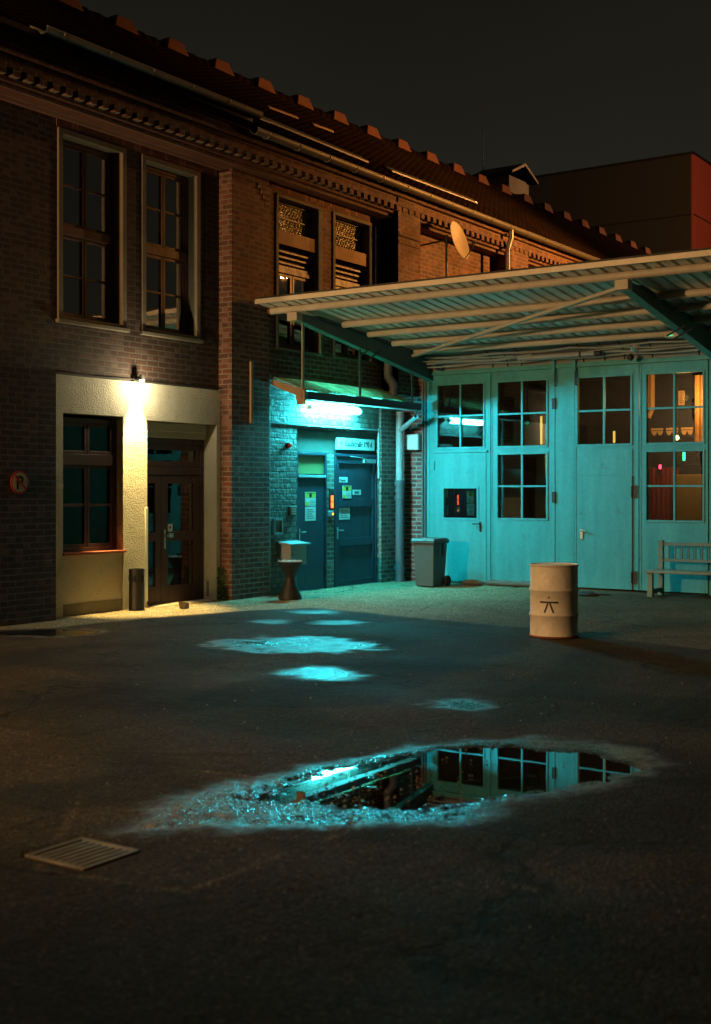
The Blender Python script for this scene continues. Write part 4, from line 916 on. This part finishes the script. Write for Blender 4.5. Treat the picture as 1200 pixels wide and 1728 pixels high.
# floodlight, camera, unlit tube and sensor under the canopy
fl = thing('floodlight', 'unlit round floodlight on the cove above the third garage leaf', 'lamp', (-8.02, 20.55, 4.2))
q = MB(); q.tube([(-8.02, 20.40, 4.20), (-8.0, 20.50, 4.235), (-7.98, 20.56, 4.25)], [.06, .07, .03], 16); q.build('head', M['white_enamel'], fl)
q = MB(); q.tube([(-8.02, 20.399, 4.198), (-8.025, 20.39, 4.195)], .052, 16); q.build('lens', M['steel'], fl)
q = MB(); q.tube([(-8.1, 20.50, 4.09), (-8.1, 20.46, 4.07), (-8.1, 20.40, 4.06)], [.05, .06, .04], 14); q.build('sensor', M['black'], fl)
sc_ = thing('security_camera', 'dark dome camera at the left top corner of the garage', 'camera', (-12.05, 20.65, 4.1))
q = MB(); q.lathe((-12.02, 20.60, 4.12), [(.01, -.06), (.045, -.04), (.055, 0), (.055, .03), (.02, .05)], 18); q.build('dome', M['black'], sc_); q = MB(); q.tube([(-12.02, 20.60, 4.15), (-12.02, 20.70, 4.17)], .02, 8); q.build('arm', M['dark_metal'], sc_)
ut = thing('unlit_tube_lamp', 'long unlit fluorescent fitting under the canopy', 'lamp', (-9.4, 20.38, 4.2))
q = MB(); q.tube([(-10.2, 20.36, 4.17), (-8.72, 20.36, 4.17)], .045, 16); q.build('diffuser', M['pipe_grey'], ut); q = MB(); q.box(-10.3, -8.6, 20.34, 20.40, 4.205, 4.245); q.tube([(-9.0, 20.36, 4.17), (-8.96, 20.36, 4.17)], .05, 14); q.tube([(-8.72, 20.36, 4.17), (-8.6, 20.36, 4.17)], .047, 14); q.build('housing', M['dark_metal'], ut, bevel=.004)
em = thing('control_box', 'small box with a green light at the canopy beam', 'box', (-6.9, 19.2, 4.3))
MB().box(-7.0, -6.72, 19.12, 19.3, 4.20, 4.26).build('case', M['tan_steel'], em, bevel=.006); MB().box(-6.96, -6.86, 19.115, 19.119, 4.22, 4.235).build('indicator', emit('led', (.02, 1, .4), 1.2), em)
# satellite dish on a pole above the canopy
sd_ = thing('satellite_dish', 'beige satellite dish on a pole above the canopy roof', 'dish', (-12.35, 21.55, 5.0))
q = MB(); q.tube([(-12.35, 21.50, 4.6), (-12.35, 21.50, 6.85)], .025, 10); q.tube([(-12.35, 21.5, 6.75), (-12.98, 21.5, 6.70)], .018, 8); q.build('pole', M['dark_metal'], sd_)
dn = Vector((.95, .06, .28)).normalized(); dc = Vector((-12.22, 21.66, 6.72)); e1 = dn.cross(Vector((0, 0, 1))).normalized(); e2 = e1.cross(dn).normalized()
vs = []; fs = []; nr = 7; ns2 = 32
for off in (0, -.006):
    b0 = len(vs)
    for i in range(nr+1):
        rr = .40*i/nr
        for k in range(ns2): vs.append(dc + e1*(rr*.90*math.cos(2*math.pi*k/ns2)) + e2*(rr*math.sin(2*math.pi*k/ns2)) + dn*(off + .09*(rr/.4)**2))
    for i in range(nr):
        for k in range(ns2): fs.append((b0+i*ns2+k, b0+i*ns2+(k+1) % ns2, b0+(i+1)*ns2+(k+1) % ns2, b0+(i+1)*ns2+k))
MB().add(vs, fs).build('reflector', M['dish'], sd_)
q = MB(); ft = dc + dn*.42 - e2*.16; q.tube([dc - e2*.39 + dn*.09, ft], .010, 8); q.build('feed_arm', M['dark_metal'], sd_)
q = MB(); q.tube([ft - dn*.02, ft - dn*.11], [.03, .022], 12); q.build('feed_horn', M['dark_metal'], sd_)
q = MB(); q.tube([Vector((-12.35, 21.50, 6.72)), dc - dn*.01], .02, 8); q.build('mount', M['dark_metal'], sd_)
# vent housing on the ridge, aerial
vh = thing('roof_vent', 'dark gabled vent housing on the far roof ridge', 'vent', (-15.9, 31.2, 9.6))
q = MB(); q.box(-16.6, -15.55, 30.5, 31.7, 9.5, 10.38); q.build('housing', M['clad_grey'], vh); q = MB(); q.prism([(30.3, 10.38), (31.1, 10.72), (31.9, 10.38), (31.9, 10.44), (31.1, 10.80), (30.3, 10.44)], 'x', -16.7, -15.35); q.build('roof', M['dark_metal'], vh)
q = MB(); q.tube([(-16.3, 30.4, 9.8), (-16.3, 30.4, 12.4)], [.015, .008], 6); q.build('aerial', M['dark_metal'], vh)
# tall box building behind
RB = thing('red_building', 'tall dark building with a red side wall beyond the brick roof', 'building', (-28, 68, 0))
q = MB(); q.box(-48, -20.6, 60.0, 90, 0, 18.3); q.build('wall', M['clad_grey'], RB)
q = MB(); q.box(-20.6, -20.5, 60.0, 90, 0, 18.28); q.build('cladding', M['clad_red'], RB)
q = MB(); q.box(-48, -20.48, 59.97, 90, 18.3, 18.42); q.build('parapet', M['dark_metal'], RB)
q = MB()
for z in (9.2, 12.2, 15.3): q.box(-48, -20.6, 59.985, 60.0, z, z+.06); q.box(-20.5, -20.485, 60, 90, z, z+.06)
for x in (-30.5, -40): q.box(x, x+.06, 59.98, 60.0, 0, 18.2)
q.build('panel_joint', M['black'], RB)

# ------------------------------------------------------------------ things on the ground
# oil drum
dc0 = (-6.49, 13.92, 0); D_ = thing('oil_drum', 'tan steel drum with a black star emblem standing in the yard', 'drum', dc0)
r0 = .288; prof = [(.27, 0), (r0, .012), (r0+.006, .02), (r0, .03)]
for zc in (.275, .575): prof += [(r0, zc-.03), (r0+.010, zc-.012), (r0+.012, zc), (r0+.010, zc+.012), (r0, zc+.03)]
prof += [(r0, .86), (r0+.008, .868), (r0+.009, .88), (r0-.004, .884), (r0-.010, .875), (r0-.012, .80), (.0, .79)]
MB().lathe(dc0, prof[:-2], 64).build('body', M['drum'], D_)
MB().lathe(dc0, [(r0-.013, .872), (r0-.014, .81), (.01, .80)], 48).build('lid', M['rust'], D_)
q = MB(); q.tube([(dc0[0]+math.cos(a)*(r0+.002), dc0[1]+math.sin(a)*(r0+.002), .014) for a in [2*math.pi*k/48 for k in range(49)]], .013, 8); q.build('bottom_rim', M['rust'], D_)
q = MB(); base = math.atan2(-dc0[1], -dc0[0]) - R(12)
def wrap(pl, zc, rr):
    cx = sum(p[0] for p in pl)/len(pl); xs = [p[0] for p in pl]
    return [(dc0[0]+rr*math.cos(base+a/r0), dc0[1]+rr*math.sin(base+a/r0), zc+b) for a, b in pl]
polys = emblem_polys(.225)
for i, pl in enumerate(polys):
    if i == 1:
        nb = 10; pl = [(-.1125+.225*k/nb, -.011) for k in range(nb+1)]+[(.1125-.225*k/nb, .011) for k in range(nb+1)]
        v = wrap(pl, .438, r0+.0025); q.add(v, [(k, k+1, 2*nb-k, 2*nb+1-k) for k in range(nb)])
    elif i == 0:
        c = [(0, sum(b for a, b in pl)/10)]; v = wrap(c+pl, .438, r0+.0025); q.add(v, [(0, 1+k, 1+(k+1) % 10) for k in range(10)])
    else: q.add(wrap(pl, .438, r0+.0025), [(0, 1, 2, 3)])
q.build('emblem', M['ink'], D_, smooth=False)
# wheelie bin
wb = thing('wheelie_bin', 'grey wheeled rubbish bin against the first garage leaf', 'bin', (-11.72, 19.8, 0))
bx, by = -11.72, 19.80
def frus(cx, cy, w0, d0, w1, d1, z0, z1):
    return ([(cx-w0/2, cy-d0/2, z0), (cx+w0/2, cy-d0/2, z0), (cx+w0/2, cy+d0/2, z0), (cx-w0/2, cy+d0/2, z0), (cx-w1/2, cy-d1/2, z1), (cx+w1/2, cy-d1/2, z1), (cx+w1/2, cy+d1/2, z1), (cx-w1/2, cy+d1/2, z1)],
            [(0,3,2,1),(4,5,6,7),(0,1,5,4),(1,2,6,5),(2,3,7,6),(3,0,4,7)])
q = MB(); q.add(*frus(bx, by, .37, .40, .44, .50, .015, .80)); q.add(*frus(bx, by, .49, .55, .50, .56, .80, .84)); q.build('body', M['bin_grey'], wb, bevel=.015)
q = MB(); q.add(*frus(bx, by, .51, .58, .44, .48, .842, .90)); q.box(bx-.2, bx+.2, by+.28, by+.36, .83, .87); q.build('lid', M['bin_grey'], wb, bevel=.015)
q = MB(); 
for yy in (by-.05, by+.08): q.box(bx+.205, bx+.232, yy, yy+.025, .58, .80)
q.build('rib', M['bin_grey'], wb)
for s_ in (-1, 1):
    q = MB(); q.tube([(bx+s_*.20, by+.24, .10), (bx+s_*.255, by+.24, .10)], .10, 24); q.build('wheel', M['rubber'], wb, bevel=.01)
# hourglass ashtray
ac = (-12.25, 16.22, 0); at_ = thing('hourglass_ashtray', 'black hourglass standing ashtray heaped with butts by the mailbox', 'ashtray', ac)
MB().lathe(ac, [(.19, 0), (.195, .015), (.185, .05), (.15, .15), (.10, .25), (.078, .32), (.085, .38), (.12, .46), (.17, .54), (.205, .60), (.208, .615), (.19, .612), (.18, .59), (.01, .585)], 40).build('stand', M['iron'], at_)
q = MB()
for k in range(150):
    a = rng.uniform(0, 6.28); rr = .185*math.sqrt(rng.uniform(0, 1)); x, y_, z = ac[0]+rr*math.cos(a), ac[1]+rr*math.sin(a), .597+rng.uniform(0, .03); b = rng.uniform(0, 6.28)
    q.tube([(x, y_, z), (x+.028*math.cos(b), y_+.028*math.sin(b), z+rng.uniform(-.006, .02))], .0055, 5)
tag(q.build('cigarette_butts', M['paper'], None), 'heap of cigarette butts on the hourglass ashtray', 'butts', kind='stuff')
# ash column beside the entrance
cc0 = (-13.02, 13.47, 0); cl_ = thing('litter_column', 'round grey litter column with ashtray top beside the entrance pier', 'bin', cc0)
MB().lathe(cc0, [(.115, 0), (.118, .012), (.115, .02), (.115, .43)], 32).build('body', M['iron'], cl_)
MB().lathe(cc0, [(.106, .43), (.106, .52)], 32).build('opening', M['black'], cl_)
MB().lathe(cc0, [(.115, .52), (.117, .60), (.117, .615), (.10, .615), (.098, .595), (.01, .59)], 32).build('ash_tray', M['iron'], cl_)
q = MB()
for a in (.3, 2.0, 3.6, 5.2): q.box(cc0[0]+.108*math.cos(a)-.012, cc0[0]+.108*math.cos(a)+.012, cc0[1]+.108*math.sin(a)-.012, cc0[1]+.108*math.sin(a)+.012, .43, .52)
q.build('post', M['iron'], cl_)
# bench
bn = thing('bench', 'pale painted bench with slatted back against the garage doors', 'bench', (-6.6, 20.2, 0)); b0, b1 = -7.58, -5.7
q = MB(); q.box(b0-.04, b1+.04, 19.86, 20.03, .40, .445).box(b0-.04, b1+.04, 20.04, 20.20, .40, .445).box(b0-.04, b1+.04, 20.21, 20.36, .40, .445); q.build('seat', M['bench'], bn, bevel=.006)
for x in (b0, b1-.09):
    q = MB(); q.box(x, x+.09, 19.88, 19.96, 0, .399); q.build('leg', M['bench'], bn, bevel=.005)
    q = MB(); q.box(x+.0, x+.09, 20.37, 20.45, 0, .93); q.build('leg', M['bench'], bn, bevel=.005)
    q = MB(); q.box(x+.02, x+.07, 19.962, 20.368, .06, .13); q.build('foot_rail', M['bench'], bn, bevel=.004)
q = MB(); q.box(b0+.091, b1-.091, 20.385, 20.43, .84, .90); q.build('top_rail', M['bench'], bn, bevel=.005)
q = MB(); q.box(b0+.091, b1-.091, 20.385, 20.43, .57, .62); q.build('lower_rail', M['bench'], bn, bevel=.005)
x = b0+.17
while x < b1-.15:
    q = MB(); q.box(x, x+.022, 20.39, 20.42, .621, .839); q.build('slat', M['bench'], bn); x += .115
# draught sausage, sack, litter, cloth
q = MB(); pts = [(-11.0, 20.62, .055)]+[(-10.9+.09*k, 20.60+.008*math.sin(k), .055+.004*math.sin(k*1.7)) for k in range(13)]; q.tube(pts, [.03]+[.052]*12+[.04], 12); tag(q.build('draught_roll', M['canvas'], None), 'long cloth draught roll lying along the foot of the garage doors', 'roll')
def lump(c, rx_, ry_, rz_, seed, nu=14, nv=8):
    rd = random.Random(seed); vs = [(c[0], c[1], c[2]+rz_)]; fs = []
    for i in range(1, nv):
        for k in range(nu):
            th = math.pi*i/nv; ph = 2*math.pi*k/nu; s_ = 1+rd.uniform(-.12, .12)
            z = c[2]+rz_*math.cos(th)*s_; vs.append((c[0]+rx_*math.sin(th)*math.cos(ph)*s_, c[1]+ry_*math.sin(th)*math.sin(ph)*s_, max(z, .003)))
    vs.append((c[0], c[1], .003)); L = len(vs)-1
    for k in range(nu):
        fs.append((0, 1+k, 1+(k+1) % nu)); fs.append((L, 1+(nv-2)*nu+(k+1) % nu, 1+(nv-2)*nu+k))
    for i in range(nv-2):
        for k in range(nu): fs.append((1+i*nu+k, 1+i*nu+(k+1) % nu, 1+(i+1)*nu+(k+1) % nu, 1+(i+1)*nu+k))
    return MB().add(vs, fs)
tag(lump((-11.18, 20.45, .05), .22, .10, .06, 3).build('sandbag', M['canvas'], None), 'flat sandbag lying right of the wheelie bin', 'sandbag')
tag(lump((-8.45, 19.45, .03), .20, .09, .055, 8).build('rag', M['rubber'], None), 'crumpled dark rag on the ground right of the drum', 'rag')
q = MB(); q.tube([(-9.4+.11*k, 20.0-.02*k+.05*math.sin(k*1.3), .012) for k in range(12)], .012, 6); tag(q.build('cord', M['rubber'], None), 'dark cord lying on the ground in front of the third garage leaf', 'cord')
lb = thing('crushed_box', 'crushed cardboard box on the ground before the entrance', 'box', (-12.6, 14.05, 0))
q = MB(); q.add([(-12.64, 13.99, .004), (-12.54, 14.01, .004), (-12.55, 14.10, .004), (-12.65, 14.09, .004), (-12.655, 13.98, .09), (-12.535, 14.0, .07), (-12.56, 14.11, .085), (-12.645, 14.08, .10)], [(0,3,2,1),(0,1,5,4),(1,2,6,5),(2,3,7,6),(3,0,4,7)]); q.build('carton', M['card'], lb)
q = MB(); q.add([(-12.655, 13.98, .092), (-12.535, 14.0, .072), (-12.52, 13.95, .11), (-12.66, 13.94, .12)], [(0, 1, 2, 3)]); q.build('flap', M['card'], lb)
# weeds in the brick corner
wd = thing('weed', 'small leafy weed growing in the brick corner by the entrance', 'plant', (-13.05, 15.5, 0)); q = MB()
for k in range(260):
    z = rng.uniform(.03, .52); x = -13.17+abs(rng.normal(0, .07)); y_ = 15.53-abs(rng.normal(0, .03)); s_ = rng.uniform(.015, .035); d = Vector(rng.normal(0, 1, 3)).normalized(); e = d.orthogonal().normalized()
    c = Vector((x, y_, z)); q.add([c-e*s_, c+d*s_*.5, c+e*s_, c-d*s_*.5], [(0, 1, 2, 3)])
q.build('leaves', M['leaf'], wd, smooth=False); q = MB()
for k in range(5): q.tube([(-13.14+.03*k, 15.5, 0), (-13.16+.035*k, 15.52, .25), (-13.15+.03*k, 15.51, .48)], .004, 5)
q.build('stem', M['leaf'], wd)
# drain
dr = thing('drain_grate', 'slotted iron drain grate set in the asphalt', 'drain', (-4.52, 4.31, 0)); x0, x1, y0, y1 = GRATE
q = MB(); q.box(x0, x0+.03, y0, y1, -.05, .006).box(x1-.03, x1, y0, y1, -.05, .006).box(x0+.03, x1-.03, y0, y0+.03, -.05, .006).box(x0+.03, x1-.03, y1-.03, y1, -.05, .006); q.build('frame', M['grate'], dr, bevel=.004)
for k in range(7):
    xa = x0+.05+k*(x1-x0-.085)/7; q = MB(); q.box(xa, xa+.032, y0+.031, y1-.031, -.03, .004); q.build('bar', M['grate'], dr, bevel=.004)
# loose grit and leaves
q = MB()
for k in range(420):
    u_ = rng.uniform(0, 1)
    x, y_ = (rng.normal(-4.15, .35), rng.normal(5.9, .75)) if u_ < .45 else (rng.uniform(-9, -1.5), rng.uniform(3.6, 13))
    s_ = rng.uniform(.004, .014); vs = [(x+s_*rng.uniform(.6, 1.2)*math.cos(a), y_+s_*rng.uniform(.6, 1.2)*math.sin(a), -.004) for a in (0, 1.3, 2.5, 3.8, 5)]
    q.add(vs+[(x, y_, s_*.9)], [(0, 1, 5), (1, 2, 5), (2, 3, 5), (3, 4, 5), (4, 0, 5)])
gm_ = paint('grit', (.10, .09, .075), .3, 0, .3, 0); tag(q.build('gravel', gm_, None, smooth=False), 'loose wet grit scattered over the asphalt', 'grit', kind='stuff')

# ------------------------------------------------------------------ light
def lamp(kind, name, loc, col, watts, radius=.1, **kw):
    l = bpy.data.lights.new(name, kind); l.color = col; l.energy = watts; l.shadow_soft_size = radius
    for k, v in kw.items(): setattr(l, k, v)
    o = bpy.data.objects.new(name, l); COL.objects.link(o); o.location = loc; return o
def aim(o, target):
    o.rotation_euler = (Vector(target)-o.location).to_track_quat('-Z', 'Y').to_euler()
o = lamp('SPOT', 'entrance_spot', (-13.10, 13.6, 3.39), (1, .72, .24), 2200, .025, spot_size=R(48), spot_blend=.65); aim(o, (-13.03, 13.62, 0))
o = lamp('POINT', 'entrance_fill', (-12.86, 13.6, 3.36), (1, .84, .50), 52, .04)  # added light without a fixture, spreads the spotlight's glow over the plaster
o = lamp('SPOT', 'sodium_street_lamp', (-4.7, 28.5, 8.0), (1, .38, .07), 7500, .22, spot_size=R(86), spot_blend=.9); aim(o, (-12.6, 25.5, 6.2))
o = lamp('SPOT', 'yard_street_lamp', (-12.3, -4.0, 4.2), (1, .56, .23), 7400, .3, spot_size=R(88), spot_blend=.8); aim(o, (-8.0, 16.0, 3.0))
o = lamp('SPOT', 'yard_mast_lamp', (-12.7, 6.0, 15.0), (1, .54, .20), 4300, .3, spot_size=R(96), spot_blend=.9); aim(o, (-7.5, 13.0, 1.0))
o = lamp('POINT', 'far_fill', (-5, 46, 13), (1, .42, .14), 6500, .3)  # added unseen light that brightens the tall building behind
o = lamp('POINT', 'garage_fill', (-7.9, 22.6, 3.5), (1, .5, .12), 85, .08)  # added hidden light that brightens what shows through the garage windows
w = bpy.data.worlds.new('World'); S.world = w; w.use_nodes = True; t = w.node_tree; t.nodes.clear()
tc = N(t, 'ShaderNodeTexCoord'); sx = N(t, 'ShaderNodeSeparateXYZ'); t.links.new(tc.outputs['Generated'], sx.inputs[0])
cr = N(t, 'ShaderNodeValToRGB'); t.links.new(sx.outputs[2], cr.inputs[0]); cr.color_ramp.elements[0].position = 0; cr.color_ramp.elements[0].color = (.020, .0165, .0100, 1); cr.color_ramp.elements[1].position = .42; cr.color_ramp.elements[1].color = (.0062, .0058, .0042, 1)
e_ = cr.color_ramp.elements.new(.20); e_.color = (.0135, .0124, .0088, 1)
nz = N(t, 'ShaderNodeTexNoise'); nz.inputs['Scale'].default_value = 2.2; nz.inputs['Detail'].default_value = 4; t.links.new(tc.outputs['Generated'], nz.inputs['Vector'])
bg = N(t, 'ShaderNodeBackground'); t.links.new(cr.outputs[0], bg.inputs[0]); t.links.new(math_(t, 'ADD', .75, math_(t, 'MULTIPLY', nz.outputs['Fac'], .9)), bg.inputs[1])
ow = N(t, 'ShaderNodeOutputWorld'); t.links.new(bg.outputs[0], ow.inputs[0])

# ------------------------------------------------------------------ camera
cam = bpy.data.cameras.new('camera'); co = bpy.data.objects.new('camera', cam); COL.objects.link(co); S.camera = co
co.location = (0, 0, 1.79); co.rotation_euler = (R(90), 0, math.asin(.560))
cam.sensor_fit = 'VERTICAL'; cam.sensor_height = 36; cam.lens = 2100/1728*36; cam.shift_y = -38/1728; cam.clip_end = 500
cam.dof.use_dof = True; cam.dof.focus_distance = 18.5; cam.dof.aperture_fstop = 2.0
S.render.engine = 'CYCLES'; S.cycles.use_denoising = True; S.cycles.max_bounces = 8; S.cycles.caustics_reflective = False; S.cycles.caustics_refractive = False
S.cycles.sample_clamp_indirect = 6; S.cycles.transparent_max_bounces = 12
vs_ = S.view_settings; vs_.view_transform = 'Standard'; vs_.look = 'None'; vs_.exposure = 0; vs_.gamma = 1
